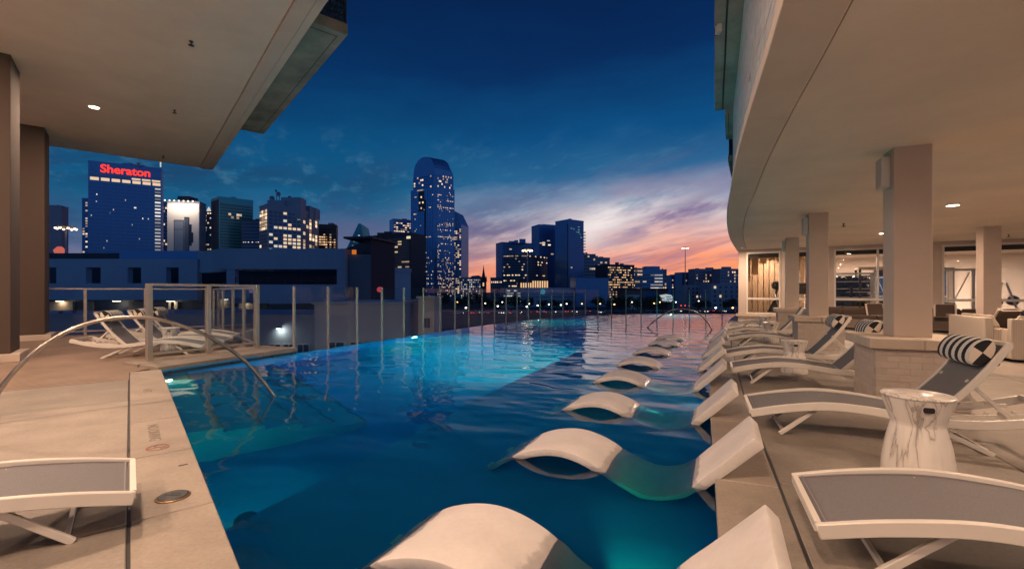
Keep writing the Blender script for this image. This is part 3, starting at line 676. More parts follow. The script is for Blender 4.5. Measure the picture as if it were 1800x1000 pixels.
for (px, py, lab) in ((1483, 393, 'sprinkler head on the right ceiling between the first two columns'), (1425, 427, 'sprinkler head on the right ceiling by the third column'), (1773, 412, 'sprinkler head on the right ceiling right of the plain column')):
    Y = F*(SOZ-H)/(HY-py); sprinkler((px-900)/F*Y, Y, SOZ, lab)
LENS = emis('downlight_lens', (1, .80, .55), 14)
def downlight(x, y, z, power, label, rz=0):
    t = empty('downlight', (x, y, z), rz, label, 'ceiling light', 'recessed downlights in the soffits')
    b = MB(); b.lathe([(.13, .0), (.13, -.012), (.105, -.014)], 28); b.build('trim_ring', WHITE, t, world=False)
    b = MB(); b.lathe([(.10, -.012), (.10, -.018), (.02, -.02)], 28); b.build('lens', LENS, t, world=False)
    area('downlight_lamp', (x, y, z-.05), power, .18, WARM, (0, 0, -1), t)
for (x, y, lab) in ((9.2, 9.5, 'round lit downlight in the right ceiling beyond the nearest column'), (11.5, 14.1, 'small far lit downlight in the right ceiling by the gym'), (6.9, 4.9, 'lit downlight in the right ceiling over the striped pillow chaise'),
                    (4.6, .3, 'lit downlight in the right ceiling beside the photographer'), (14.2, 7.2, 'lit downlight in the right ceiling over the lounge seating'), (9.4, 18.6, 'lit downlight in the right ceiling before the corner gym window'), (11.9, 2.6, 'lit downlight in the right ceiling at the rear of the terrace')):
    downlight(x, y, SOZ, DOWN_R, lab)

# gym front and room
W0 = Vector((10.15, 19.75)); WD = Vector((.862, -.507)); WN = Vector((-.507, -.862))
def wt(px):
    k = (px-900)/F; return (k*W0.y-W0.x)/(WD.x-k*WD.y)
def wp(t_, o=0.0): return W0+WD*t_+WN*o
ZH, ZS = 3.08, .44
gw = empty('gym_building', (*W0, 0), 0, 'cream window wall of the gym under the right soffit', 'window wall')
def wbox(t0, t1, o0, o1, z0, z1, name, m, par=gw, bev=.004, lab=None):
    b = MB(); b.prism([tuple(wp(t0, o0)), tuple(wp(t1, o0)), tuple(wp(t1, o1)), tuple(wp(t0, o1))], z0, z1); return b.build(name, m, par, bevel=bev, seg=1, label=lab)
tl = wt(1298); tr = wt(1900)
wbox(tl-.02, tr, -.2, .10, 0, ZS-.12, 'stone_base', BRICK); wbox(tl-.08, tr, -.2, .16, ZS-.12, ZS, 'sill', CAPST)
wbox(tl, tr, -.2, .0, ZH, SOZ, 'head_beam', STUC)
def bay(a, c, mull=()):
    t0, t1 = wt(a), wt(c); f = .06
    b = MB()
    def q(x0, x1, z0, z1): b.prism([tuple(wp(x0, -.06)), tuple(wp(x1, -.06)), tuple(wp(x1, .03)), tuple(wp(x0, .03))], z0, z1)
    q(t0, t0+f, ZS, ZH); q(t1-f, t1, ZS, ZH); q(t0+f, t1-f, ZH-.07, ZH); q(t0+f, t1-f, ZS, ZS+.06); q(t0+f, t1-f, 1.04, 1.13)
    for m_ in mull: tm = wt(m_); q(tm-f/2, tm+f/2, 1.14, ZH-.08); q(tm-f/2, tm+f/2, ZS+.07, 1.03)
    fr = b.build('window_frame', WHITE, gw)
    for z0, z1 in ((ZS+.06, 1.04), (1.13, ZH-.07)):
        b = MB(); b.prism([tuple(wp(t0+f, -.02)), tuple(wp(t1-f, -.02)), tuple(wp(t1-f, -.01)), tuple(wp(t0+f, -.01))], z0, z1); b.v = [tuple(Vector(v_)-Vector((*W0, 0))) for v_ in b.v]
        b.build('pane', WGLASS, fr, world=False)
    b = MB(); b.prism([tuple(wp(t0+f, -.14)), tuple(wp(t1-f, -.14)), tuple(wp(t1-f, -.08)), tuple(wp(t0+f, -.08))], ZH-.24, ZH-.07); b.v = [tuple(Vector(v_)-Vector((*W0, 0))) for v_ in b.v]
    b.build('roller_blind', DKGREY, fr, world=False)
for a, c in ((1298, 1312), (1372, 1396), (1446, 1466), (1630, 1656)): wbox(wt(a), wt(c), -.2, .0, ZS, ZH, 'pier', STUC)
bay(1312, 1372); bay(1396, 1446); bay(1466, 1630, (1543,)); bay(1656, 1900, (1745,))
# room behind
GWALL = mat('gym_wall', (.74, .64, .58), .8, var=.04, vscale=1.5); GFLOOR = mat('gym_floor', (.10, .085, .075), .5); GSLAT = mat('timber_slat', (.36, .24, .15), .6, var=.2, vscale=4, rand=.2)
gr = empty('gym_room', (*W0, 0), 0, 'warm lit gym room seen through the window wall', 'room')
def rbox(t0, t1, o0, o1, z0, z1, name, m, bev=0): return wbox(t0, t1, o0, o1, z0, z1, name, m, gr, bev)
rbox(tl, tr+10, -7, -.22, -.1, .02, 'room_floor', GFLOOR); rbox(tl, tr+10, -7, -.22, 3.12, 3.19, 'room_ceiling', GWALL); rbox(tl, tr+10, -7.2, -7, 0, 3.12, 'back_wall', GWALL); rbox(tl-.02, tl+.15, -7, -.205, .025, 3.115, 'side_wall', GWALL); rbox(tr+10, tr+10.2, -7, -.2, 0, 3.12, 'side_wall', GWALL); rbox(tr+.01, tr+10, -.2, 0, 0, 3.19, 'blank_wall', STUC)
rbox(wt(1405), wt(1405)+.12, -7, -2.5, .02, 3.12, 'partition', GWALL)
for i in range(13):
    tq = tl+.17+i*.24; rbox(tq, tq+.21, -3.1, -3.04+random.uniform(0, .03), .02, 3.11, 'timber_slat', GSLAT)
HANG = mat('oak_baffle', (.55, .38, .22), .6, var=.15, vscale=3)
for i, (h_) in enumerate((1.25, .95, .45, .3, .35, 1.1, .8)):
    tq = tl+.1+i*.33; rbox(tq, tq+.28, -1.5-.12*i, -1.46-.12*i, 3.11-h_, 3.11, 'hanging_baffle', HANG)
for i, (px, oo) in enumerate(((1345, -2.2), (1490, -3), (1600, -3), (1700, -3), (1800, -3))):
    c = wp(wt(px), oo); t = empty('gym_light', (c.x, c.y, 3.1), math.atan2(WD.y, WD.x), ['square lit ceiling panel over the timber slats', 'lit ceiling panel over the kettlebell rack', 'lit ceiling panel behind the nearest column', 'lit ceiling panel over the cable machine', 'lit ceiling panel at the right end of the gym'][i], 'ceiling light', 'lit panels on the gym ceiling')
    b = MB(); b.box(-.42, .42, -.12, .12, -.02, .0); b.build('panel_frame', WHITE, t, world=False); b = MB(); b.box(-.38, .38, -.09, .09, -.028, -.021); b.build('diffuser', LENS, t, world=False)
    area('gym_lamp', (c.x, c.y, 3.03), GYM_W*(.3 if i == 0 else 1), .5, (1, .74, .56), (0, 0, -1), t, 'SQUARE')
def place(t, px, o, rz=0):
    c = wp(wt(px), o); t.location = (c.x, c.y, .02); t.rotation_euler = (0, 0, math.atan2(WD.y, WD.x)+rz)
# dumbbell rack
t = empty('kettlebell_rack', (0, 0, 0), 0, 'tall steel gym rack with rows of dark kettlebells behind the window', 'gym rack'); place(t, 1503, -1.6)
for x in (-.75, .75):
    for y in (-.25, .25): b = MB(); b.box(x-.03, x+.03, y-.03, y+.03, 0, 2.15); b.build('upright', ALU, t, world=False)
b = MB(); b.box(-.8, .8, -.28, -.22, 2.08, 2.15); b.box(-.8, .8, .22, .28, 2.08, 2.15); b.build('top_bar', ALU, t, world=False); b = MB(); b.box(-.72, .72, .23, .26, .1, 2.05); b.build('back_panel', DKGREY, t, world=False)
db = None
for z in (.35, .75, 1.15, 1.5, 1.8):
    b = MB(); b.box(-.73, .73, -.22, .22, z-.03, z); b.build('shelf', ALU, t, world=False)
    for k in range(4):
        if db is None:
            b = MB(); b.lathe([(.06, -.10), (.12, -.07), (.135, 0), (.12, .07), (.06, .11), (.03, .12), (.03, .16), (.01, .17)], 14); db = b.build('kettlebell', BLACK, t, world=False); o = db
        else: o = share(db)
        o.parent = t; o.location = (-.54+.36*k+random.uniform(-.04, .04), -.05, z+.105); q_ = random.uniform(.75, 1.08); o.scale = (q_, q_, q_*random.uniform(.8, 1))
# cable machine
t = empty('cable_machine', (0, 0, 0), 0, 'steel cable crossover machine with pulleys behind the right gym window', 'gym machine'); place(t, 1690, -1.5)
for x in (-.7, .7): b = MB(); b.box(x-.05, x+.05, -.05, .05, 0, 2.2); b.build('upright', ALU, t, world=False)
b = MB(); b.bar((-.85, 0, 2.2), (.85, 0, 2.2), .08, .08); b.build('cross_beam', ALU, t, world=False)
b = MB(); b.bar((-.6, 0, 2.1), (-.15, .1, .9), .04, .04); b.bar((.6, 0, 2.1), (.15, .1, .9), .04, .04); b.build('cable_arm', ALU, t, world=False)
b = MB(); b.box(-.18, .18, -.1, .2, .3, .95); b.build('weight_stack', BLACK, t, world=False); b = MB(); b.box(-.35, .4, .25, .6, .42, .52); b.build('bench_pad', BLACK, t, world=False)
# elliptical
t = empty('elliptical_trainer', (0, 0, 0), 0, 'dark elliptical trainer standing inside the corner gym window', 'gym machine'); place(t, 1364, -.9)
b = MB(); b.loft([[(-.5, -.2, 0), (.5, -.2, 0), (.5, .2, 0), (-.5, .2, 0)], [(-.35, -.18, .5), (.3, -.18, .5), (.3, .18, .5), (-.35, .18, .5)], [(-.1, -.15, 1.0), (.2, -.15, 1.0), (.2, .15, 1.0), (-.1, .15, 1.0)]]); b.build('body', BLACK, t, world=False, bevel=.03)
b = MB(); b.tube([(.05, 0, .95), (.0, 0, 1.3), (.08, 0, 1.6)], .05, 8); b.build('mast', DKGREY, t, world=False)
b = MB(); b.lathe([(.02, 1.45), (.16, 1.5), (.18, 1.68), (.1, 1.8), (.02, 1.82)], 14); b.build('console', BLACK, t, world=False, smooth=True)
b = MB(); b.tube([(.1, -.25, .6), (0, -.28, 1.1), (-.15, -.25, 1.5)], .02, 8); b.tube([(.1, .25, .6), (0, .28, 1.1), (-.15, .25, 1.5)], .02, 8); b.build('handlebar', ALU, t, world=False)
# treadmill between the columns and weight tree
t = empty('treadmill', (0, 0, 0), 0, 'grey treadmill behind the window between second and third columns', 'gym machine'); place(t, 1421, -1.2)
b = MB(); b.box(-.4, .4, -.8, .8, .1, .25); b.build('running_deck', BLACK, t, world=False); b = MB(); b.bar((-.35, .6, .25), (-.35, .8, 1.3), .07, .07); b.bar((.35, .6, .25), (.35, .8, 1.3), .07, .07); b.build('side_mast', ALU, t, world=False)
b = MB(); b.box(-.4, .4, .7, .82, 1.25, 1.75); b.build('console', DKGREY, t, world=False)
t = empty('weight_tree', (0, 0, 0), 0, 'rack of round black weight plates behind the right window edge', 'gym rack'); place(t, 1783, -1.0)
b = MB(); b.bar((-.4, 0, 0), (.0, 0, 1.7), .06, .06); b.bar((.6, 0, 0), (.1, 0, 1.7), .06, .06); b.build('a_frame', ALU, t, world=False)
for (x, z, r_) in ((-.35, .5, .22), (-.15, 1.0, .2), (.45, .5, .24), (.3, 1.05, .18), (.0, .25, .25)):
    b = MB(); b.tube([(x, .05, z), (x, .14, z)], r_, 18); b.build('weight_plate', BLACK, t, world=False)
t = empty('power_rack', (0, 0, 0), 0, 'black and steel power rack with a barbell right of the kettlebell rack', 'gym rack'); place(t, 1556, -2.0)
for x in (-.6, .6):
    for y in (-.6, .6): b = MB(); b.box(x-.04, x+.04, y-.04, y+.04, 0, 2.3); b.build('upright', DKGREY, t, world=False)
b = MB(); b.box(-.64, .64, -.64, -.56, 2.3, 2.38); b.box(-.64, .64, .56, .64, 2.3, 2.38); b.box(-.64, -.56, -.56, .56, 2.3, 2.38); b.box(.56, .64, -.56, .56, 2.3, 2.38); b.build('top_frame', ALU, t, world=False)
b = MB(); b.bar((-1.05, -.66, 1.35), (1.05, -.66, 1.35), .035, .035); b.build('barbell', ALU, t, world=False)
for x in (-.9, .9): b = MB(); b.tube([(x-.04, -.66, 1.35), (x+.04, -.66, 1.35)], .22, 18); b.build('weight_plate', BLACK, t, world=False)
for (px, o_, r_, lab) in ((1712, -1.1, .34, 'dark grey exercise ball under the cable machine'), (1526, -.75, .28, 'dark exercise ball beside the pale aerobic steps')):
    c = wp(wt(px), o_); b = MB(); b.lathe([(r_*math.sin(math.pi*k/14)+.002, -r_*math.cos(math.pi*k/14)) for k in range(15)], 24); o = b.build('exercise_ball', DKGREY, smooth=True); o.location = (c.x, c.y, .02+r_+(0 if px > 1600 else .0)); tag(o, lab, 'exercise ball')
t = empty('wall_mirror', (0, 0, 0), 0, 'tall framed mirror leaning panel on the gym back wall', 'mirror'); place(t, 1690, -6.9)
b = MB(); b.box(-1.5, 1.5, -.03, .0, .4, 2.5); b.build('mirror_frame', DKGREY, t, world=False); b = MB(); b.box(-1.44, 1.44, -.05, -.031, .46, 2.44); b.build('mirror_glass', mat('mirror', (.7, .7, .7), .03, 1.0), t, world=False)
# low shelf of steps seen under the rack
for k in range(3):
    b = MB(); b.box(-.8, .8, -.2, .2, .0, .1); 
    o = b.build('aerobic_step', WCLOTH, bevel=.02); tag(o, ['pale aerobic step, lowest of the stack under the kettlebell rack', 'pale aerobic step in the middle of its stack', 'pale aerobic step on top of its stack'][k], 'aerobic step', 'stacked aerobic steps'); place(o, 1500, -.6); o.location.z = .02+k*.21
    bb = MB(); bb.box(-.75, -.55, -.19, .19, .1, .205); bb.box(.55, .75, -.19, .19, .1, .205); bb.build('riser', BLACK, o, world=False)

# ------------------------------------------------------------------ left building
LZ = 6.1
lb = empty('concrete_building', (*UV(10, -4), 0), 0, 'tall left building with a high beige overhanging ceiling', 'building')
b = MB(); b.prism([tuple(UV(-4, -22)), tuple(UV(20.9, -22)), tuple(UV(20.9, 2.02)), tuple(UV(-4, 2.02))], LZ, LZ+.5); b.build('ceiling', SOFF, lb)
b = MB(); b.prism([tuple(UV(-4, 2.035)), tuple(UV(20.9, 2.035)), tuple(UV(20.9, 2.30)), tuple(UV(-4, 2.30))], LZ-.03, LZ+.5); b.build('edge_band', TRIM, lb, bevel=.01, seg=1)
b = MB(); b.prism([tuple(UV(-4, 2.31)), tuple(UV(20.96, 2.31)), tuple(UV(20.96, 2.46)), tuple(UV(-4, 2.46))], LZ-.0, LZ+.52); b.build('edge_fascia', TRIM, lb, bevel=.01, seg=1)
b = MB(); b.prism([tuple(UV(-4, -22)), tuple(UV(20.9, -22)), tuple(UV(20.9, 2.3)), tuple(UV(-4, 2.3))], LZ+.53, 18); b.build('upper_wall', TRIM, lb)
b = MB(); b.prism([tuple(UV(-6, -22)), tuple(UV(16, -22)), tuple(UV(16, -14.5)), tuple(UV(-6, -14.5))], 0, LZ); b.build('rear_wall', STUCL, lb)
b = MB(); b.prism([tuple(UV(10.3, 2.2)), tuple(UV(18.8, 2.2)), tuple(UV(18.8, 3.79)), tuple(UV(10.3, 3.79))], 7.2, 7.46); bal = b.build('balcony', CONC, lb, bevel=.015, seg=1)
b = MB()
for (a0, a1, c0, c1) in ((10.5, 18.6, 3.60, 3.615), (10.5, 10.515, 2.3, 3.6), (18.585, 18.6, 2.3, 3.6)): b.prism([tuple(UV(a0, c0)), tuple(UV(a1, c0)), tuple(UV(a1, c1)), tuple(UV(a0, c1))], 7.196, 7.25)
b.v = [tuple(Vector(q)-lb.location) for q in b.v]; b.build('drip_groove', BLACK, bal, world=False)
# perforated screen railing on the balcony's near end and front
b = MB()
def screen(P0, P1, z0, z1):
    P0, P1 = Vector(P0), Vector(P1); n = int((P1-P0).length/.14); m_ = int((z1-z0)/.14)
    for i in range(n+1):
        p = P0+(P1-P0)*(i/n); b.bar((p.x, p.y, z0), (p.x+(P1-P0).x/n*2, p.y+(P1-P0).y/n*2, z1), .028, .028) if i < n-1 else None
    for k in range(m_+1):
        z = z0+(z1-z0)*k/m_; b.bar((*P0, z), (*P1, z), .03, .035)
screen(UV(10.36, 2.32), UV(10.36, 3.72), 7.5, 8.5); screen(UV(10.36, 3.74), UV(18.7, 3.74), 7.5, 8.5)
b.v = [tuple(Vector(q)-lb.location) for q in b.v]; b.build('mesh_railing', DKGREY, bal, world=False)
for u in (10.36, 14.5, 18.7):
    q = UV(u, 3.74); b = MB(); b.box(q.x-.03, q.x+.03, q.y-.03, q.y+.03, 7.46, 8.6)
    b.v = [tuple(Vector(q)-lb.location) for q in b.v]; b.build('railing_post', DKGREY, bal, world=False)
def lcolumn(u, v, label):
    p = UV(u, v); t = empty('tall_column', (p.x, p.y, 0), math.atan2(NL.y, NL.x), label, 'column', 'tall brown columns on the left deck')
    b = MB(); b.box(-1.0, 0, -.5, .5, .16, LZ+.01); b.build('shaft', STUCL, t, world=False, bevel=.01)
    b = MB(); b.box(-1.05, .14, -.6, .56, 0, .16); b.build('base', CAPST if v > 5 else STUC, t, world=False, bevel=.01)
lcolumn(13.85, -1.82, 'nearest tall brown column at the left edge of the deck'); lcolumn(19.15, -1.88, 'farther tall brown column standing by the glass fence')
for (px, py, lab) in ((336, 73, 'sprinkler head on the left ceiling nearest the camera'), (307, 194, 'sprinkler head on the left ceiling, middle of its line'), (287, 274, 'sprinkler head on the left ceiling by its far edge')):
    Y = F*(LZ-H)/(HY-py); sprinkler((px-900)/F*Y, Y, LZ, lab)
for (u, v, lab) in ((15.75, -.7, 'lit downlight in the high left ceiling near the brown columns'), (6.4, -.7, 'lit downlight in the high left ceiling over the near chaise'), (.5, -.9, 'lit downlight in the high left ceiling behind the photographer'), (11, -7, 'lit downlight in the high left ceiling behind the columns'), (2, -7, 'lit downlight in the high left ceiling far left of the deck'), (11.2, -3.9, 'added unseen downlight in the high left ceiling between columns and rear row'), (6.4, -4.2, 'added unseen downlight in the high left ceiling left of the near chaise'), (1.2, -4.4, 'added unseen downlight in the high left ceiling behind and left of the photographer')):  # last three downlights added out of view to brighten the ceiling by bounce
    p = UV(u, v); downlight(p.x, p.y, LZ, DOWN_L, lab)

# ------------------------------------------------------------------ glass fences
def fence(name, label, pts, zb, zt, post_m, top_rail, pw=.055, gz0=None, bot_rail=True):
    t = empty(name, (*pts[0], 0), 0, label, 'glass fence')
    b0 = MB(); b0.box(-pw/2, pw/2, -pw/2, pw/2, zb, zt); pr = b0.build('post', post_m, t, world=False, bevel=.004, seg=1)
    for i, p in enumerate(pts):
        o = pr if i == 0 else share(pr); o.parent = t
        o.location = (p[0]-pts[0][0], p[1]-pts[0][1], 0); q = Vector(pts[min(i+1, len(pts)-1)])-Vector(pts[max(i-1, 0)]); o.rotation_euler = (0, 0, math.atan2(q.y, q.x))
        if i+1 < len(pts):
            a, c = Vector(p), Vector(pts[i+1]); d = (c-a).normalized(); n = Vector((-d.y, d.x))*.005; a2, c2 = a+d*(pw/2+.004), c-d*(pw/2+.004)
            b = MB(); b.prism([tuple(a2-n), tuple(c2-n), tuple(c2+n), tuple(a2+n)], (gz0 if gz0 is not None else zb+.1), zt-(.05 if top_rail else .01)); b.build('glass_pane', GLASS, t)
            if top_rail:
                b = MB(); b.bar((*(a+d*pw*.5), zt-.02), (*(c-d*pw*.5), zt-.02), .06, .05); b.build('top_rail', post_m, t, bevel=.004, seg=1)
                if bot_rail: b = MB(); b.bar((*(a+d*pw*.52), zb+.12), (*(c-d*pw*.52), zb+.12), .04, .05); b.build('bottom_rail', post_m, t, bevel=.004, seg=1)
    return t
ip = offs(INFC, -.20); tot = sum((q-p).length for p, q in zip(ip[:-1], ip[1:])); npan = 28; posts = []
def alen(line, s):
    for p, q in zip(line[:-1], line[1:]):
        l_ = (q-p).length
        if s <= l_+1e-6: return p+(q-p)*(s/l_)
        s -= l_
    return line[-1]
posts = [tuple(alen(ip, .12+(tot-.2)*k/npan)) for k in range(npan+1)]
fence('pool_fence', 'long frameless glass fence with bronze posts curving beyond the pool edge', posts, -.9, 1.52, BRONZE, False, .05, -.35)
q1, q2, q3 = Vector((-7.09, 8.89)), Vector((-6.63, 9.93)), Vector((-6.16, 10.98))
fence('screen_fence', 'beige framed glass screen on the stone ledge by the pool steps', [tuple(q1), tuple(q2), tuple(q3)], .045, 1.55, ALU, True, .09)
fence('terrace_fence', 'beige framed glass fence running back beside the left loungers', [tuple(UV(12.62, 2.36)), tuple(UV(14.1, 2.36)), tuple(UV(15.8, 2.36)), tuple(UV(17.7, 2.36)), tuple(UV(19.9, 2.36))], 0, 1.5, ALU, True, .07)
fence('end_fence', 'beige framed glass fence closing the far end of the left terrace', [tuple(UV(20.0, 2.2)), tuple(UV(20.0, .4)), tuple(UV(20.0, -1.1)), tuple(UV(20.0, -2.9)), tuple(UV(20.0, -4.9)), tuple(UV(20, -6.9))], 0, 1.5, ALU, True, .08)

# ------------------------------------------------------------------ handrails
def handrail(pts, r_, label, anchors):
    t = empty('handrail', pts[0], 0, label, 'handrail', 'arched steel pool handrails')
    b = MB(); b.tube(crom(pts, 8), r_, 12); b.build('tube', RAILM, t, smooth=True)
    for a in anchors:
        b = MB(); b.lathe([(r_*2.2, .0), (r_*2.2, .012), (r_*1.2, .03)], 18); b.v = [tuple(Vector(q)+Vector(a)) for q in b.v]; b.build('anchor_collar', RAILM, t)
Wp = Vector((-3.39, 6.49)); 
def hp(s, z): q = Wp-NL*s; return (q.x, q.y, z)
handrail([hp(-.32, -.75), hp(-.12, -.30), hp(.0, -.10), hp(.35, .42), hp(.75, .78), hp(1.2, 1.02), hp(1.6, 1.09), hp(2.0, 1.01), hp(2.35, .76), hp(2.62, .38), hp(2.72, .0)], .023, 'large arched steel handrail from the left deck into the pool', [hp(2.72, 0)])
a, c = Vector((5.58, 18.75)), Vector((7.82, 17.8)); 
def hq(f, z): q = a+(c-a)*f; return (q.x, q.y, z)
handrail([hq(-.06, -.5), hq(0, -.1), hq(.16, .28), hq(.36, .60), hq(.56, .70), hq(.76, .58), hq(.9, .30), hq(1, -.1), hq(1.02, -.5)], .028, 'far arched steel handrail standing in the water before the fence', [])

# ------------------------------------------------------------------ sling chaises
RAILP = [(0, .225), (.3, .30), (.65, .355), (1.0, .345), (1.35, .30), (1.7, .295), (2.05, .35), (2.34, .43)]
def make_chaise(label, group, pillow=True, ang=52):
    t = empty('chaise_lounge', (0, 0, 0), 0, label, 'chaise lounge', group); wd = .36
    prof = [tuple(p) for p in crom(RAILP, 6)]
    for sy in (-1, 1):
        b = MB(); y0, y1 = (wd-.034, wd) if sy > 0 else (-wd, -wd+.034); b.ribbon(prof, y0, y1, .075); b.build('side_rail', WHITE, t, world=False, smooth=True, bevel=.005, seg=1)
    for x, z in ((.015, .205), (1.42, .25), (2.32, .405)):
        b = MB(); b.bar((x, -wd+.034, z), (x, wd-.034, z), .03, .05); b.build('cross_bar', WHITE, t, world=False)
    sp = [(x, z-.012-.012*math.sin(min(1, x/1.4)*math.pi)) for x, z in prof if x < 1.43]
    ysl = [(-wd+.037)+(2*wd-.074)*k/8 for k in range(9)]; b = MB()
    b.loft([[(x, y, z-.014*(1-(y/wd)**2)) for y in ysl]+[(x, y, z-.004-.014*(1-(y/wd)**2)) for y in ysl[::-1]] for x, z in sp])
    b.build('seat_sling', SLING, t, world=False, smooth=True)
    b = MB(); b.box(.05, .056, -wd+.045, wd-.045, .2275, .2315); b.build('hem_stitch', HEM, t, world=False)
    for sy in (-1, 1):
        b = MB(); b.ribbon([(x, z+.0025) for x, z in sp[1:]], sy*(wd-.062)-.002, sy*(wd-.062)+.002, .003); b.build('hem_stitch', HEM, t, world=False)
    # backrest
    ca, sa = math.cos(R(ang)), math.sin(R(ang)); hx, hz = 1.40, .285; BL = .86
    def bp(s, y, n=0.0): return (hx+ca*s-sa*n, y, hz+sa*s+ca*n)
    bend = lambda s: -.03*math.sin(math.pi*min(1, s/BL))
    for sy in (-1, 1):
        b = MB(); y0, y1 = (wd-.072, wd-.04) if sy > 0 else (-wd+.04, -wd+.072); pf = [(bp(s, 0, bend(s))[0], bp(s, 0, bend(s))[2]) for s in [BL*k/10 for k in range(11)]]
        b.ribbon(pf, y0, y1, .05); b.build('back_rail', WHITE, t, world=False, bevel=.004, seg=1)
    b = MB(); b.bar(bp(BL, -wd+.04, -.02), bp(BL, wd-.04, -.02), .035, .035); b.build('back_top_bar', WHITE, t, world=False)
    b = MB(); b.loft([[bp(q, -wd+.075, bend(q)-.012), bp(q, wd-.075, bend(q)-.012), bp(q, wd-.075, bend(q)-.016), bp(q, -wd+.075, bend(q)-.016)] for q in [BL*k/10 for k in range(11)]])
    b.build('back_sling', SLING, t, world=False, smooth=True)
    # legs, struts
    for sy in (-1, 1):
        y = sy*(wd-.075)
        b = MB(); b.bar((.62, y, .31), (.27, y, .0), .03, .04); b.build('leg', WHITE, t, world=False, bevel=.004, seg=1)
        b = MB(); b.bar((1.35, y, .25), (1.86, y, .0), .03, .04); b.build('leg', WHITE, t, world=False, bevel=.004, seg=1)
        yy = sy*(wd-.13); m_ = bp(.45, yy, -.03)
        b = MB(); b.bar(m_, (1.98, yy, .325), .018, .028); b.build('back_strut', WHITE, t, world=False)
        b = MB(); b.bar((1.60, yy-.03*sy, .275), (2.16, yy-.03*sy, .345), .012, .035)
        for k in range(4): b.box(1.74+.09*k, 1.77+.09*k, yy-.03*sy-.006, yy-.03*sy+.006, .315+.011*k, .34+.011*k)
        b.build('ratchet_rack', WHITE, t, world=False)
    b = MB(); b.bar((.30, -wd+.09, .03), (.30, wd-.09, .03), .022, .03); b.build('leg_brace', WHITE, t, world=False)
    b = MB(); b.bar((1.82, -wd+.09, .03), (1.82, wd-.09, .03), .022, .03); b.build('leg_brace', WHITE, t, world=False)
    return t, bp, wd
PIL = []
def make_pillow(label):
    t = empty('striped_pillow', (0, 0, 0), 0, label, 'pillow', 'striped bolster pillows on the chaises')
    n = 20; rings = []; Lp = .56
    def sec(y, k): 
        out = []
        for i in range(n):
            a = 2*math.pi*i/n; r_ = .097*k; out.append((1.30*r_*math.cos(a), y, .80*r_*math.sin(a)+.012*math.cos(a)))
        return out
    for y, k in ((-Lp/2, .96), (-Lp/2+.01, 1), (-.1, 1.03), (.1, 1.03), (Lp/2-.01, 1), (Lp/2, .96)): rings.append(sec(y, k))
    b = MB(); b.loft(rings, cap=False); b.build('cover', STRIPE, t, world=False, smooth=True)
    for sy in (-1, 1):
        r0 = [Vector(p) for p in sec(sy*(Lp/2+.001), .955)]; c = Vector((0, sy*(Lp/2+.012), 0)); b = MB()
        for i in range(n):
            b.mi = (i//5) % 2; b.quad(r0[i], r0[(i+1) % n], c)
        b.build('end_patch', [BCLOTH, WCLOTH], t, world=False)
    b = MB(); b.box(-.012, .012, -Lp/2+.02, Lp/2-.02, -.16, -.07); b.build('strap', BCLOTH, t, world=False)
    return t
GR, GLg = 'sling chaises in a row on the right deck', 'sling chaises on the left deck'
ch0, bp, wd = make_chaise('', GR)
pil0 = make_pillow('')
used = [False, False]
def chaise(foot, axis, label, group, pillow=None, dup=None):
    o = copy_tree(ch0) if used[0] else ch0; used[0] = True
    ax = Vector(axis).normalized(); rz = math.atan2(ax.y, ax.x); c = Vector(foot)
    o.location = (c.x, c.y, 0); o.rotation_euler = (0, 0, rz); tag(o, label, 'chaise lounge', group)
    if pillow:
        p = copy_tree(pil0) if used[1] else pil0; used[1] = True
        q = Vector(bp(.70, 0, .06)); M = Matrix.Rotation(rz, 4, 'Z'); w = M @ q
        p.location = (c.x+w.x, c.y+w.y, w.z); p.rotation_euler = (0, R(-50), rz); tag(p, pillow, 'pillow')
def mid(fx, fy, ax): ax = Vector(ax).normalized(); return Vector((fx, fy))+Vector((-ax.y, ax.x))*.36
def axr(t): n = ne(t); return n
for (x, y, t_, lab, pl_) in ((1.53, 2.29, 2.3, 'nearest grey sling chaise in the bottom right corner', None),
    (2.36, 4.52, 4.5, 'grey sling chaise behind the large marble table with raised back', 'striped bolster on the chaise behind the large marble table'),
    (3.36, 6.98, 6.9, 'grey sling chaise passing behind the nearest brick plinth', 'striped bolster peeping out behind the nearest column'),
    (4.0, 8.55, 8.5, 'grey sling chaise reclined beside the second marble table', 'striped bolster on the chaise before the second plinth'),
    (5.45, 11.5, 11.5, 'grey sling chaise beyond the second marble table with back hidden', 'striped bolster beside the third column'),
    (6.35, 13.5, 13.5, 'grey sling chaise second from the far end of the right row', None),
    (7.75, 16.2, 16.0, 'farthest grey sling chaise of the right row by the gym corner', None)):
    ax = axr(t_); chaise(mid(x, y, ax), ax, lab, GR, pl_)
# left deck
ax = -NL; chaise(Vector((-2.43, 2.94)), ax, 'grey sling chaise cut off by the left edge of the picture', GLg)
axL = Vector((-.955, -.29)).normalized()
for (x, y, lab, pl_) in ((-6.86, 10.28, 'white framed chaise nearest the beige screen on the left deck', 'striped bolster on the nearest chaise behind the arched rail'),
    (-7.02, 11.3, 'white framed chaise in the middle of the three on the left deck', 'striped bolster in the middle of the left chaises'), (-7.5, 12.4, 'white framed chaise farthest of the three on the left deck', 'striped bolster on the farthest left chaise')):
    chaise((x, y), axL, lab, GLg, pl_)

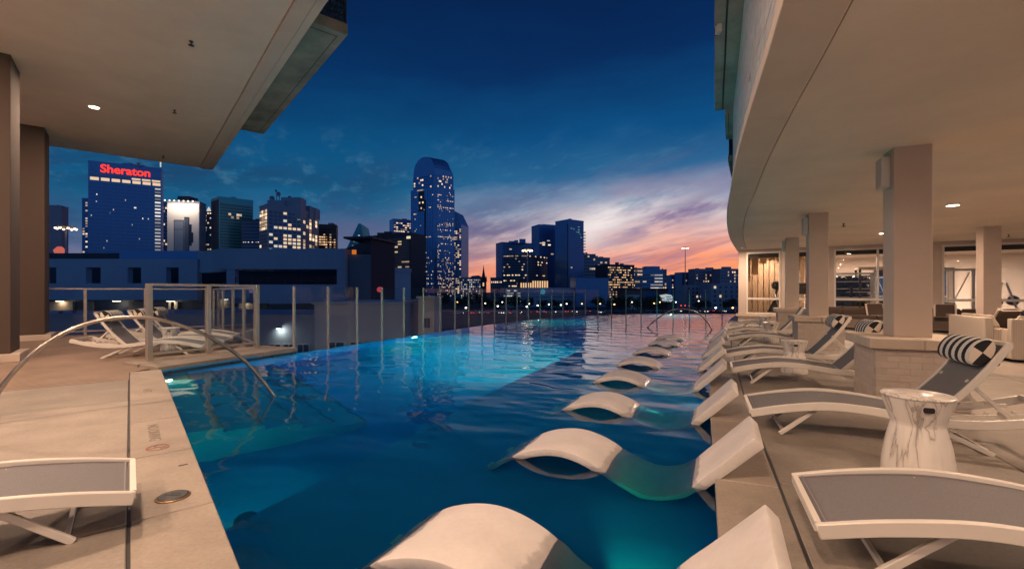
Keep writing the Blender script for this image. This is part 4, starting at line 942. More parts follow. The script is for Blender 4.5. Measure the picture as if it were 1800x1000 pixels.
# ------------------------------------------------------------------ marble drum tables
def drum(x, y, sc, rz, label):
    t = empty('marble_table', (x, y, 0), rz, label, 'side table', 'marble drum side tables')
    b = MB(); b.lathe([(.0, 0), (.262, 0), (.268, .02), (.262, .10), (.238, .24), (.205, .355), (.196, .385), (.192, .40), (.205, .43), (.238, .52), (.262, .585), (.268, .60)], 40, cap=False); b.build('drum_body', MARBLE, t, world=False, smooth=True)
    b = MB(); b.lathe([(.0, .598), (.262, .600), (.2695, .604), (.2695, .612), (.262, .617), (0.0, .624)], 40, cap=False); b.build('table_top', MARBLE, t, world=False, smooth=True)
    b = MB()
    a0 = -math.pi/2
    ring = lambda s: [( (.2525+s)*math.cos(a0+q), (.2525+s)*math.sin(a0+q), z) for q, z in [( -.16, .545), (-.13, .558), (.13, .558), (.16, .545), (.16, .532), (.13, .519), (-.13, .519), (-.16, .532)]]
    b.loft([ring(-.03), ring(.0045)]); b.build('handle_slot', BLACK, t, world=False)
    t.scale = (sc*.81, sc*.81, sc*.97); return t
drum(3.10, 3.48, 1.03, -.42, 'large veined marble drum table between the two nearest right chaises')
drum(4.87, 7.85, .93, -.45, 'veined marble drum table in front of the second brick plinth')
drum(7.05, 12.4, .93, -.3, 'veined marble drum table in the shade before the third plinth')
drum(8.6, 15.5, .93, -.3, 'small far veined marble drum table below the corner gym window')
drum(-8.15, 10.85, .9, .5, 'veined marble drum table seen through the beige screen')

# ------------------------------------------------------------------ in-pool loungers
def make_ledge():
    t = empty('pool_lounger', (0, 0, 0), 0); wl = .34; z0 = -SHZ
    P = [(-.24, -.47), (-.12, -.26), (0, -.10), (.2, -.008), (.43, .032), (.65, .0), (.865, -.10), (.99, -.26), (1.2, -.41), (1.41, -.285), (1.525, -.10), (1.74, .12), (1.95, .335)]
    prof = [(p[0], p[1]+z0) for p in crom(P, 5)]
    b = MB(); n = len(prof); rings = []
    ys = [-wl, -wl*.5, 0, wl*.5, wl]; top = []; bot = []
    for i, (x, z) in enumerate(prof):
        a_ = Vector(prof[max(i-1, 0)]); c_ = Vector(prof[min(i+1, n-1)]); d = (c_-a_).normalized(); nx, nz = -d.y, d.x
        th = .062+.028*max(0, (x-1.3)/.65)
        rings.append([(x, y, z-.006*(1-abs(y)/wl)) for y in ys]+[(x-nx*th, y, z-nz*th) for y in ys[::-1]])
    b.loft(rings); b.build('shell', RESIN, t, world=False, smooth=True, bevel=.012, seg=2)
    for y in (-.22, .22):
        b = MB(); b.box(1.12, 1.28, y-.06, y+.06, 0, .02); b.build('foot', RESIN, t, world=False, bevel=.01)
        b = MB(); b.box(-.28, -.20, y-.06, y+.06, 0, .03); b.build('foot', RESIN, t, world=False)
    return t
led0 = make_ledge(); first = True
for i, (x, y, lab) in enumerate([(-.78, 2.49, 'nearest white in-pool lounger cut by the bottom of the picture'), (-.01, 4.12, 'second white in-pool lounger, its hump and back nearest after the cut one'), (.64, 5.79, 'third white in-pool lounger whose back leans over the coping by the chaise foot'),
        (1.32, 7.50, 'fourth white in-pool lounger in the middle of the row'), (2.07, 9.16, 'fifth white in-pool lounger with an open arch over the water'), (2.86, 10.86, 'sixth white in-pool lounger, third from the far end'), (3.75, 12.65, 'second farthest white in-pool lounger'), (4.45, 14.15, 'farthest white in-pool lounger toward the arched rail')]):
    o = led0 if first else copy_tree(led0); first = False
    tq = y+.9; n = Vector((.908, -.418)) if i < 4 else ne(y-.3); ac = Vector((-n.y, n.x)); c = Vector((x, y))+ac*.34
    o.location = (c.x, c.y, SHZ); o.rotation_euler = (0, 0, math.atan2(n.y, n.x)); tag(o, lab, 'pool lounger', 'white loungers standing in the shallow water')

# ------------------------------------------------------------------ lounge furniture
def sofa(x, y, rz, w, d, label, armL=True, armR=True, cush=WICK, nb=2, frame=WICKER, hb=.86):
    t = empty('wicker_sofa', (x, y, 0), rz, label, 'sofa', 'lounge sofas on the right terrace')
    b = MB(); b.box(0, w, 0, .14, .06, hb); b.build('back_panel', frame, t, world=False, bevel=.02)
    b = MB(); b.box(0, w, .14, d, .06, .38); b.build('seat_base', frame, t, world=False, bevel=.015)
    if armL: b = MB(); b.box(.0, .14, .142, d, .382, .64); b.build('arm', frame, t, world=False, bevel=.02)
    if armR: b = MB(); b.box(w-.14, w, .142, d, .382, .64); b.build('arm', frame, t, world=False, bevel=.02)
    n = nb; cw = (w-.3)/n
    for k in range(n):
        x0 = .15+cw*k
        b = MB(); b.box(x0+.01, x0+cw-.01, .30, d-.01, .385, .52); b.build('seat_cushion', cush, t, world=False, bevel=.035, seg=3)
        b = MB(); b.loft([[(x0+.01, .15, .52), (x0+cw-.01, .15, .52), (x0+cw-.01, .33, .52), (x0+.01, .33, .52)], [(x0+.0, .15, .70), (x0+cw, .15, .70), (x0+cw, .31, .70), (x0, .31, .70)], [(x0+.04, .15, hb+.05), (x0+cw-.04, .15, hb+.05), (x0+cw-.04, .22, hb+.05), (x0+.04, .22, hb+.05)]]); b.build('back_cushion', cush, t, world=False, bevel=.03, seg=3)
    return t
sofa(10.28, 10.72, math.atan2(-.92, -.39)+0, 1.5, .95, 'white wicker sofa seen from behind near the plain column')
sofa(9.82, 8.95, math.atan2(-.387*1, .922)+math.pi*0, 1.3, .9, 'white wicker armchair at the right edge of the picture', nb=1)
DW = mat('taupe_wicker', (.22, .175, .145), .75, bump=.6, bscale=60, var=.2)
p = gp(1508, 588); sofa(p.x+1.9, p.y+.1, math.atan2(-WD.y, -WD.x)*1+0, 1.9, .9, 'dark cushioned taupe sofa against the gym wall beside the nearest column', cush=DKCUSH, frame=DW, nb=2) if False else None
ang = math.atan2(WD.y, WD.x)+math.pi
q = wp(wt(1655), .55); sofa(q.x, q.y, ang, 4.1, .9, 'long dark cushioned sofa against the gym windows', cush=DKCUSH, frame=DW, nb=4, hb=.75)
q = wp(wt(1745), .55); sofa(q.x, q.y, ang, 2.0, .9, 'dark cushioned loveseat under the cable machine window', cush=DKCUSH, frame=DW, nb=2, hb=.75)
def cushion(x, y, z, rz, tilt, m, label):
    t = empty('throw_pillow', (x, y, z), 0, label, 'pillow', 'loose throw pillows on the sofas'); t.rotation_euler = (R(tilt), 0, rz)
    b = MB(); b.box(-.24, .24, -.06, .06, -.24, .24); b.build('cover', m, t, world=False, bevel=.05, seg=3)
    b = MB(); 
    for a_, c_ in (((-.23, 0, -.23), (.23, 0, -.23)), ((.23, 0, -.23), (.23, 0, .23)), ((.23, 0, .23), (-.23, 0, .23)), ((-.23, 0, .23), (-.23, 0, -.23))): b.bar(a_, c_, .13, .012)
    b.build('piping', WCLOTH, t, world=False)
q = wp(wt(1530), 1.0); cushion(q.x, q.y, .72, ang+.3, 20, DKCUSH, 'dark pillow with pale piping left of the nearest column')
q = wp(wt(1646), 1.0); cushion(q.x, q.y, .72, ang-.2, 18, DKCUSH, 'dark pillow with pale piping right of the nearest column')
cushion(10.55, 9.75, .80, RZ+.5, 25, DKCUSH, 'dark pillow lying on the white wicker sofa')
cushion(10.75, 9.35, .78, RZ+1.0, 30, DKCUSH, 'dark pillow beside another on the white wicker sofa')


# ------------------------------------------------------------------ city
def fmat(name, col, rough=.6, spec=.5, var=.14): return mat(name, col, rough if rough >= .5 else .42, .55 if rough < .5 else 0, var=var, vscale=.08, spec=spec)
BLUEG = fmat('blue_glass_wall', (.16, .36, .66), .25, .9); TEALG = fmat('teal_glass_wall', (.10, .42, .46), .25, .9); GREYC = fmat('grey_concrete_wall', (.34, .37, .46)); LILAC = fmat('pale_mauve_wall', (.40, .35, .43))
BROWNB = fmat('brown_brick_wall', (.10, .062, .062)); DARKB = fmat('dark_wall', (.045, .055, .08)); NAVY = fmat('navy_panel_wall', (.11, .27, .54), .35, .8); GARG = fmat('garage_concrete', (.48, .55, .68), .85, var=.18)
PALEW = fmat('pale_siding', (.62, .67, .76), .8); WHITEW = fmat('white_stucco_wall', (.80, .76, .70), .8); MAROON = fmat('maroon_canopy', (.15, .025, .03))
WDARK = mat('dark_window', (.05, .10, .20), .3, .5, spec=.9); WBLUE = mat('blue_window', (.055, .17, .40), .3, .6, spec=.9)
LW = emis('lit_window_warm', (1, .70, .44), .75, .85); LY = emis('lit_window_amber', (1, .60, .30), .8, .8); LC = emis('lit_window_cool', (.95, .88, .80), .6, .8); LT = emis('lit_window_teal', (.3, .8, .8), .25, .6)
rnd = random.Random(11)
def pxat(px, Y): return Vector(((px-900)/F*Y, Y))
def zat(py, Y): return H-(py-HY)*Y/F
class Fc:                                # one facade plane
    def __init__(s, a, c, z0, z1): s.a, s.c, s.z0, s.z1 = a, c, z0, z1; d = (c-a).normalized(); s.n = Vector((d.y, -d.x)); s.n = -s.n if s.n.dot((a+c)/2) > 0 else s.n
    def q(s, b, u0, u1, v0, v1, o):
        P = lambda u, v, oo: (*(s.a+(s.c-s.a)*u+s.n*oo), s.z0+(s.z1-s.z0)*v)
        b.quad(P(u0, v0, o), P(u1, v0, o), P(u1, v1, o), P(u0, v1, o))
    def bx(s, b, u0, u1, v0, v1, o0, o1):
        P = lambda u, v, oo: (*(s.a+(s.c-s.a)*u+s.n*oo), s.z0+(s.z1-s.z0)*v)
        b.loft([[P(u0, v0, o0), P(u1, v0, o0), P(u1, v1, o0), P(u0, v1, o0)], [P(u0, v0, o1), P(u1, v0, o1), P(u1, v1, o1), P(u0, v1, o1)]])
def windows(root, face, rows, cols, lit, fw=.62, fh=.55, vlo=0.0, vhi=1.0, dark=WDARK, warm=LW, o=.12, fn=None, off=None, single=False, edge=.03):
    bd, bl = MB(), MB(); rh = (vhi-vlo)/rows; cw = (1-2*edge)/cols; proto = {}
    for r_ in range(rows):
        for c in range(cols):
            u0 = edge+cw*(c+.5-fw/2); v0 = vlo+rh*(r_+.5-fh/2); p = fn(r_, c) if fn else lit
            isl = rnd.random() < p
            if single:
                b = MB(); face.bx(b, u0, u0+cw*fw, v0, v0+rh*fh, -.05, o); b.build('window', warm if isl and rnd.random() < .75 else (LC if isl else dark), root)
            else: face.bx(bl if isl else bd, u0, u0+cw*fw, v0, v0+rh*fh, -.05, o)
    if bd.v: bd.build('window', dark, root, kind='stuff')
    if bl.v: bl.build('lit_window', warm, root, kind='stuff')
def tower(name, label, A, B, C=None, top=400, m=BLUEG, depth=None, group='city buildings beyond the pool', base=None, cat='building', par=1.0):
    """corner columns as (photo px, distance): faces A-B and B-C"""
    a, bb = pxat(*A), pxat(*B); Y = B[1] if C else (A[1]+B[1])/2
    if C: c = pxat(*C)
    else:
        d = (bb-a).normalized(); n = Vector((-d.y, d.x)); n = n if n.y > 0 else -n; c = bb+n*(depth or (bb-a).length*.5)
    d4 = a+c-bb; zt = zat(top, Y); zb = GZ if base is None else base
    t = empty(name, (bb.x, bb.y, zb), 0, label, cat, group)
    b = MB(); b.prism([tuple(a), tuple(bb), tuple(c), tuple(d4)], zb, zt); b.build('wall', m, t)
    f1 = Fc(a, bb, zb, zt); f2 = Fc(bb, c, zb, zt)
    # parapet
    b = MB(); cc = (a+bb+c+d4)/4
    g2 = [p+(p-cc).normalized()*.25 for p in (a, bb, c, d4)]
    b.prism([tuple(p) for p in g2], zt, zt+par); b.build('parapet', m, t)
    L_ = (bb-a).length
    for k in range(0 if zt < 18 else (3 if L_ > 12 else 1)):
        o_ = cc+(a-bb)*rnd.uniform(-.3, .3); w_ = L_*rnd.uniform(.05, .13); h_ = rnd.uniform(1.4, 3.6)
        b = MB(); b.box(o_.x-w_, o_.x+w_, o_.y-w_*.6, o_.y+w_*.6, zt, zt+h_); b.build('roof_unit', GREYC if k % 2 else m, t)
    return t, f1, f2, zt, cc
def roofbox(t, px0, px1, top, Y, zb, m, name='penthouse', dep=12):
    a, c = pxat(px0, Y), pxat(px1, Y); b = MB(); b.prism([tuple(a), tuple(c), tuple(c+Vector((0, dep))), tuple(a+Vector((0, dep)))], zb, zat(top, Y)); return b.build(name, m, t)

# hotel slab with red sign
t, f, f2, zt, cc = tower('hotel_tower', 'tall dark blue hotel slab with red lettering across its top', (155, 452), (284, 482), top=291, m=NAVY, depth=16)
vt = (zat(291, 467)-GZ); v440 = .0
nrow = 34
for k in range(6):
    u0 = .012+k*.163; u1 = u0+.155
    b = MB(); [f.q(b, u0+.002, u1-.002, (r_+.18)/nrow*.86, (r_+.82)/nrow*.86, .12) for r_ in range(nrow)]; b.build('window_band', WBLUE, t, kind='stuff')
b = MB()
for _ in range(20): u = rnd.uniform(.02, .95); r_ = rnd.randrange(8, nrow-2); f.bx(b, u, u+.014, (r_+.3)/nrow*.86, (r_+.7)/nrow*.86, 0, .2)
b.build('lit_window', LC, t, kind='stuff')
b = MB()
for r_ in range(6, nrow): f.bx(b, .905, .985, (r_+.3)/nrow*.86, (r_+.72)/nrow*.86, 0, .3)
b.build('lit_corner_window', LC, t, kind='stuff')
for k in range(7):
    b = MB(); f.bx(b, .025+k*.141, .025+k*.141+.112, .872, .893, 0, .3); b.build('crown_window', LW, t)
    if k > 3: b = MB(); f.bx(b, .015+k*.141, .015+k*.141+.12, .900, .912, 0, .3); b.build('crown_window', LW, t)
    b = MB(); [f.bx(b, .03+k*.141+j*.035, .03+k*.141+j*.035+.018, .902, .914, 0, .2) for j in range(3)] if k < 4 else f.bx(b, .02, .021, .902, .903, 0, .1); b.build('louvre', GREYC, t, kind='stuff')
me = text_mesh('Sheraton', 1, .02, .022, .98); xs = [v.co.x for v in me.vertices]; x0, x1 = min(xs), max(xs)
SIGN = emis('red_neon', (1, .045, .03), 1.5); me.materials.append(SIGN)
o = bpy.data.objects.new('sign_lettering', me); COL.objects.link(o); o.parent = t
d = (f.c-f.a).normalized(); Ls = (f.c-f.a).length; s = Ls*.68/(x1-x0); org = f.a+d*Ls*.155+f.n*.5-Vector((cc.x, cc.y))*0
zl = f.z0+(f.z1-f.z0)*.933
Mx = Matrix(((d.x*s, 0, f.n.x*s, org.x), (d.y*s, 0, f.n.y*s, org.y), (0, s, 0, zl), (0, 0, 0, 1)))
o.matrix_local = Matrix.Translation(-t.location) @ Mx
# slab serifs on the stems
b = MB()
def glyph_bounds():
    out = []; 
    import itertools
    for i in range(len('Sheraton')): 
        out.append(i)
    return out
sxs = sorted(set(round(x, 3) for x in xs))
b = None
for px_, tp in ((160, 278), (275, 292)):
    q = at(px_, tp-6, 460); b = MB(); b.box(q.x-.4, q.x+.4, q.y+5, q.y+5.8, zt-2, zt+4); b.build('roof_mast', LC if px_ > 200 else GREYC, t)
b = MB(); q = at(238, 290, 466); b.lathe([(1.5, zt+.5), (1.5, zt+3.5)], 12, (q.x, q.y+4)); b.build('roof_beacon', GREYC, t)
t, f, *_ = tower('hotel_wing', 'narrow lower wing left of the hotel with a lit window column', (144, 470), (155, 470), top=350, m=NAVY, depth=8); windows(t, f, 24, 2, .25, vlo=.4)
t, f, *_ = tower('office_block', 'low dark wing between the hotel and the billboard', (283, 500), (297, 505), top=357, m=NAVY, depth=12); windows(t, f, 24, 2, .12, fw=.9, fh=.5, vlo=.2)
t, f, *_ = tower('slim_tower', 'slim pinkish lit tower at the far left behind the brown column', (84, 420), (97, 430), top=364, m=LILAC, depth=10); windows(t, f, 26, 4, .3, vlo=.3)
# billboard building
t, f, f2, zt, cc = tower('billboard_building', 'building wrapped in a tall white billboard showing a blue phone', (294, 420), (351, 426), top=355, m=GREYC, depth=14)
BILL = emis('backlit_billboard', (1, .90, .80), .42); b = MB(); f.bx(b, .01, .985, .15, .985, .1, .6); b.build('billboard', mat('billboard_vinyl', (.75, .70, .66), .5), t)
PH = mat('phone_print', (.10, .13, .20), .35); PL_ = mat('phone_edge_print', (.02, .03, .06), .4); PG = mat('phone_print_light', (.24, .29, .38), .4)
def prt(name, m, *r_): b = MB(); f.bx(b, *r_); return b.build(name, m, t)
prt('printed_phone', PL_, .21, .52, .16, .82, .61, .66); prt('printed_phone_face', PG, .23, .50, .16, .812, .67, .70); prt('printed_line', PL_, .23, .50, .725, .729, .71, .72)
prt('printed_phone', PL_, .53, .69, .16, .85, .61, .66); prt('printed_phone_face', PH, .545, .66, .16, .84, .67, .70); prt('printed_lens', PL_, .66, .76, .57, .78, .61, .70); prt('printed_lens', PL_, .74, .81, .60, .70, .61, .72)
prt('printed_caption', PG, .30, .78, .928, .932, .61, .65)
for k in range(7):
    c = f.a+(f.c-f.a)*(.08+.14*k)+f.n*9; b = MB(); b.box(c.x-.5, c.x+.5, c.y-.3, c.y+.3, zt-1.2, zt-.2); b.build('flood_lamp', emis('flood_lamp', (1, .85, .62), 2.5) if k == 0 else bpy.data.materials['flood_lamp'], t)
    area('flood', (c.x, c.y-.5, zt-1.4), 1050, 1.2, (1, .82, .66), (0, .55, -1), t)
roofbox(t, 312, 333, 345, 432, zt, DARKB)
t, f, *_ = tower('narrow_block', 'narrow dark block right of the white billboard', (350, 520), (373, 520), top=373, m=DARKB, depth=14); windows(t, f, 26, 5, .3, vlo=.3, dark=WDARK)
q = at(361, 368, 520); b = MB(); b.lathe([(1.6, q.z-4), (2.2, q.z-1), (1.2, q.z+2), (.1, q.z+4)], 10, (q.x, q.y+6)); b.build('lit_finial', LC, t)
# teal tower
t, f, f2, zt, cc = tower('teal_tower', 'teal glass office tower with a dark left side', (371, 455), (385, 440), (445, 460), top=347, m=TEALG); windows(t, f2, 30, 12, .0, fw=.97, fh=.72, vlo=.1, vhi=.95, dark=mat('teal_window', (.03, .13, .14), .15, spec=.9), fn=lambda r_, c: .55 if (r_ in (25, 26) and 2 < c < 9) or (r_ in (13, 11) and 4 < c < 8) or (r_ == 8 and c < 8) else .015)
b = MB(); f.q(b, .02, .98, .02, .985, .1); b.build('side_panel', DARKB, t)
t, f, *_ = tower('dark_block', 'low dark banded block between teal tower and gridded tower', (424, 430), (458, 430), top=388, m=DARKB, depth=14); windows(t, f, 22, 1, .0, fw=1, fh=.6, vlo=.1); b = MB(); [f.bx(b, u, u+.06, .735, .745, 0, .2) for u in (.1, .2, .35, .55, .75, .86)]; b.build('lit_window', LC, t, kind='stuff')
# gridded tower
t, f, f2, zt, cc = tower('gridded_tower', 'blue grey tower with a grid of square lit windows and roof dishes', (456, 418), (470, 405), (531, 425), top=360, m=GREYC)
windows(t, f, 24, 4, .0, fw=.8, fh=.75, vlo=.12, vhi=.96, fn=lambda r_, c: .97 if r_ > 17 else .08)
f2b = Fc(f2.a, f2.c, f2.z0, f2.z1); windows(t, f2b, 15, 7, .4, fw=.72, fh=.62, vlo=.38, vhi=.95, single=True, o=.15, fn=lambda r_, c: .85 if r_ in (10,) and 0 < c < 7 else (.12 if r_ > 10 else (.75 if c > 2 and r_ < 9 else .35)))
b = MB(); a, c = pxat(531, 425), pxat(559, 462); zt2 = zat(372, 440)
b.prism([tuple(a), tuple(c), tuple(c+Vector((-6, 16))), tuple(a+Vector((-6, 16)))], GZ, zt2); b.build('rear_wing', GREYC, t)
f3 = Fc(a, c, GZ, zt2); windows(t, f3, 14, 5, .5, fw=.6, fh=.8, vlo=.4, vhi=.97, o=.15)
for (p0, p1, tp, Y) in ((470, 500, 352, 416), (494, 528, 347, 420), (508, 530, 349, 428), (528, 545, 362, 440), (544, 555, 366, 450)): roofbox(t, p0, p1, tp, Y, zat(385, Y), GREYC, 'roof_step', 10)
for (px, py, r_) in ((474, 347, 2.6), (485, 339, 2.2), (480, 333, 1.2), (505, 346, 2.0)):
    q = at(px, py, 418); b = MB(); b.lathe([(.1, 0), (r_*.6, .25*r_), (r_, .7*r_), (r_*.9, .75*r_), (.1, .15*r_)], 14); rot = Matrix.Rotation(R(100), 4, 'X'); b.v = [tuple(q+Vector((0, 6, 0))+(rot @ Vector(w_))) for w_ in b.v]; b.build('satellite_dish', GREYC, t)
    b = MB(); b.box(q.x-.2, q.x+.2, q.y+6, q.y+6.4, zat(362, 418), q.z); b.build('dish_mast', DKGREY, t)
t, f, *_ = tower('brown_tower', 'brown tower with amber lit floors right of the gridded tower', (556, 500), (591, 505), top=396, m=BROWNB, depth=14); windows(t, f, 20, 9, .0, fw=.8, fh=.45, vlo=.3, vhi=.96, warm=LY, dark=mat('dark_brown_window', (.03, .02, .025), .2), fn=lambda r_, c: [.1, .5, .75, .7, .25, .05, .2, .5, .25, .05, .1, .3, .3, .85, .9, .75, .5, .1, .05, 0][r_])
# prism tower
Yp = 620; a, c = pxat(601, Yp), pxat(646, Yp); z1 = zat(425, Yp); ztp = zat(393, Yp)
t = empty('prism_tower', (a.x, a.y, GZ), 0, 'teal glass prism tower with a slanted pointed top', 'building', 'city buildings beyond the pool')
p0, p1, p2 = pxat(607, Yp), pxat(641, Yp), pxat(632, Yp); dq = Vector((4, 22)); b = MB()
ring0 = [(*pxat(600, Yp), GZ), (*pxat(644, Yp), GZ), (*(pxat(644, Yp)+dq), GZ), (*(pxat(600, Yp)+dq), GZ)]
ring1 = [(*pxat(603, Yp), zat(450, Yp)), (*pxat(644, Yp), zat(450, Yp)), (*(pxat(644, Yp)+dq), zat(450, Yp)), (*(pxat(603, Yp)+dq), zat(450, Yp))]
ring2 = [(*pxat(630, Yp), ztp), (*pxat(634, Yp), ztp), (*(pxat(634, Yp)+dq), ztp-4), (*(pxat(630, Yp)+dq), ztp-4)]
b.loft([ring0, ring1, ring2]); b.build('glass_body', TEALG, t); b = MB()
for (px, py) in ((631, 414), (634, 421), (623, 424), (628, 425), (620, 432)): q = at(px, py, Yp-.4); b.box(q.x-1, q.x+1, q.y-.2, q.y, q.z-.6, q.z+.6)
b.build('lit_window', LC, t, kind='stuff')
# dark office group around the main tower
t, f, f2, zt, cc = tower('dark_office', 'dark office block with a lit roof corner left of the arched tower', (640, 500), (722, 470), top=414, m=DARKB, depth=25); windows(t, f, 24, 12, .0, fw=.95, fh=.55, vlo=.05, vhi=.95, fn=lambda r_, c: (.7 if r_ == 14 and c > 8 else (.14 if c > 7 else .0)))
roofbox(t, 663, 690, 409, 490, zt, DARKB); roofbox(t, 675, 689, 407, 492, zt, DARKB, 'lift_housing')
b = MB(); f.bx(b, .92, .995, .93, .965, 0, .5); b.build('lit_roof_panel', emis('lit_panel', (1, .9, .6), .8), t)
t, f, f2, zt, cc = tower('rear_office', 'lit office tower half hidden behind the arched tower', (691, 640), (728, 655), top=387, m=BLUEG, depth=20); windows(t, f, 30, 9, .0, fw=.8, fh=.5, vlo=.2, vhi=.97, fn=lambda r_, c: [.0, .15, .3][r_ % 3]+(.4 if r_ > 24 else 0))
# arched tower
YA = 590; za = zat(308, YA)
t = empty('arched_tower', (*pxat(766, YA), GZ), 0, 'tallest blue glass tower with a rounded vaulted top', 'building', 'city buildings beyond the pool')
A, B, C = pxat(722, 612), pxat(766, YA), pxat(799, 606); D = A+C-B; cc = (A+C)/2
b = MB(); foot = [A, A+(B-A)*.93, B+(C-B)*.06, C, D]
z330 = zat(306, YA); zst = zat(329, YA)
b.prism([tuple(p) for p in foot], GZ, zst)
b.prism([tuple(A+(B-A)*.10), tuple(A+(B-A)*.93), tuple(B+(C-B)*.06), tuple(B+(C-B)*.94), tuple(D+(C-D)*.9+Vector((0, -2))), tuple(A+(B-A)*.10+(D-A)*.9)], zst+.003, z330)
b.build('shaft', BLUEG, t)
b = MB(); ax_ = A+(B-A)*.11; bx_ = A+(B-A)*.97; zt_ = zat(272, YA); pr_ = []
for k in range(15):
    th = math.pi*(1-k/14); u_ = .5+.5*math.cos(th); q = ax_+(bx_-ax_)*u_; pr_.append((q.x, q.y, z330+.004+(zt_-z330)*max(0, math.sin(th))**.8))
ex = (C-B)*.97
b.loft([pr_, [(p[0]+ex.x*.86, p[1]+ex.y*.86, p[2]) for p in pr_], [(p[0]+ex.x, p[1]+ex.y, z330+.004+(p[2]-z330)*.45) for p in pr_]]); b.build('vaulted_top', BLUEG, t)
f = Fc(A, A+(B-A)*.93, GZ, zst); f2 = Fc(B+(C-B)*.06, C, GZ, zst)
b = MB()
for fc in (f, f2):
    for k in range(10): fc.bx(b, .1*k+.02, .1*k+.035, .02, .995, 0, .35)
b.build('mullion', NAVY, t, kind='stuff')
g1, g2_ = Fc(A+(B-A)*.10, A+(B-A)*.93, zst, z330), Fc(B+(C-B)*.06, B+(C-B)*.94, zst, z330)
windows(t, g1, 5, 12, .12, fw=.8, fh=.6, dark=WBLUE); windows(t, g2_, 5, 12, .3, fw=.8, fh=.6, dark=WBLUE)
rowsA = 62
lr = {58: .35, 51: .75, 50: .2, 41: .3, 34: .8, 33: .3, 26: .3, 22: .2, 14: .35, 10: .5, 7: .5, 5: .4, 3: .4}
gl = mat('tower_window', (.12, .30, .62), .25, .6, spec=.95)
for fc in (f, f2):
    windows(t, fc, rowsA, 20, 0, fw=.70, fh=.50, vlo=.03, vhi=.99, dark=gl, o=.1, fn=lambda r_, c, L_=(fc is f): min(.9, (lr.get(r_, .035)*(.55 if L_ else 1.1))+(.12 if r_ < 22 else 0)+(.12 if (not L_ and c < 2) else 0)+(.25 if (not L_ and r_ in (55, 42, 38, 30)) else 0)))
b = MB(); f.bx(b, .36, .58, .80, .98, 0, .6); b.build('recessed_atrium', DARKB, t); b = MB(); f.bx(b, .60, .66, .06, .9, 0, .5); b.build('vertical_slot', DARKB, t)
b = MB(); [f.bx(b, .38+.07*i, .43+.07*i, .82+.05*j, .835+.05*j, .6, .8) for i in range(3) for j in range(3) if (i+j) % 2]; f.bx(b, .3, .55, .985, .995, .6, .8); b.build('lit_window', LW, t, kind='stuff')
A2, B2 = pxat(797, 640), pxat(811, 640); zz = zat(395, 640)
b = MB(); b.prism([tuple(A2), tuple(B2), tuple(B2+Vector((8, 22))), tuple(A2+Vector((0, 22)))], GZ, zz); b.loft([[(*A2, zz+.01), (*B2, zz+.01), (*(B2+Vector((8, 22))), zz+.01), (*(A2+Vector((0, 22))), zz+.01)], [(*A2, zat(370, 640)), (*pxat(801, 640), zat(374, 640)), (*(pxat(801, 640)+Vector((8, 22))), zat(374, 640)), (*(A2+Vector((0, 22))), zat(370, 640))]]); b.build('side_shaft', BLUEG, t)
windows(t, Fc(A2, B2, GZ, zz), 34, 4, .4, fw=.8, fh=.5, vlo=.05, vhi=.95, o=.15)
# mid city right of the tower
t, f, f2, zt, cc = tower('white_office', 'pale office block with dotted windows and a blue wedge roof', (809, 520), (846, 520), top=489, m=GREYC, depth=20); windows(t, f, 9, 12, .55, fw=.5, fh=.45, vlo=.1, vhi=.97, warm=LC)
b = MB(); b.loft([[(*pxat(826, 522), zt+1), (*pxat(846, 522), zt+1), (*pxat(846, 540), zt+1), (*pxat(826, 540), zt+1)], [(*pxat(830, 526), zat(485, 526)), (*pxat(842, 526), zat(484, 526)), (*pxat(842, 538), zat(484, 538)), (*pxat(830, 538), zat(485, 538))]]); b.build('wedge_roof', mat('blue_roof', (.01, .03, .25), .5), t)
Ys = 470; q = at(850, 500, Ys); t = empty('church_spire', (q.x, q.y, GZ), 0, 'thin dark church spire against the orange sky', 'church', 'city buildings beyond the pool')
b = MB(); z_ = lambda y: zat(y, Ys); b.loft([[(q.x+sx*2.8, q.y+sy*2.8, zq) for sx, sy in ((-1, -1), (1, -1), (1, 1), (-1, 1))] for zq in (GZ, z_(494))]); b.build('bell_tower', DARKB, t)
b = MB(); b.lathe([(2.9, z_(494)+.01), (2.0, z_(487)), (1.6, z_(484)), (.9, z_(477)), (.08, z_(466))], 8, (q.x, q.y)); b.build('spire', DARKB, t)
for sx, sy in ((-1, -1), (1, -1), (1, 1), (-1, 1)): b = MB(); b.lathe([(.7, z_(495)), (.6, z_(490)), (.05, z_(485))], 6, (q.x+sx*2.7, q.y+sy*2.7)); b.build('pinnacle', DARKB, t)
b = MB(); b.box(q.x-.7, q.x+.7, q.y-2.95, q.y-2.82, z_(503), z_(497)); b.build('lit_arch_window', LY, t)
t, f, *_ = tower('pinkish_block', 'low mauve block with a lit top floor beside the spire', (862, 520), (883, 520), top=489, m=LILAC, depth=15); windows(t, f, 8, 6, .15, vlo=.1, fn=lambda r_, c: .7 if r_ == 6 else .08)
t, f, *_ = tower('thin_block', 'thin mauve tower edge behind the rounded office', (878, 600), (888, 600), top=466, m=LILAC, depth=15); windows(t, f, 14, 2, .1)
t, f, f2, zt, cc = tower('stepped_tower', 'dark blue tower with a stepped roof behind the rounded office', (882, 520), (939, 535), top=428, m=NAVY, depth=20); windows(t, f, 24, 10, .03, fw=.8, fh=.5)
for (a_, c_, tp) in ((894, 903, 424), (904, 911, 422), (913, 924, 420)): roofbox(t, a_, c_, tp, 522, zt, NAVY)
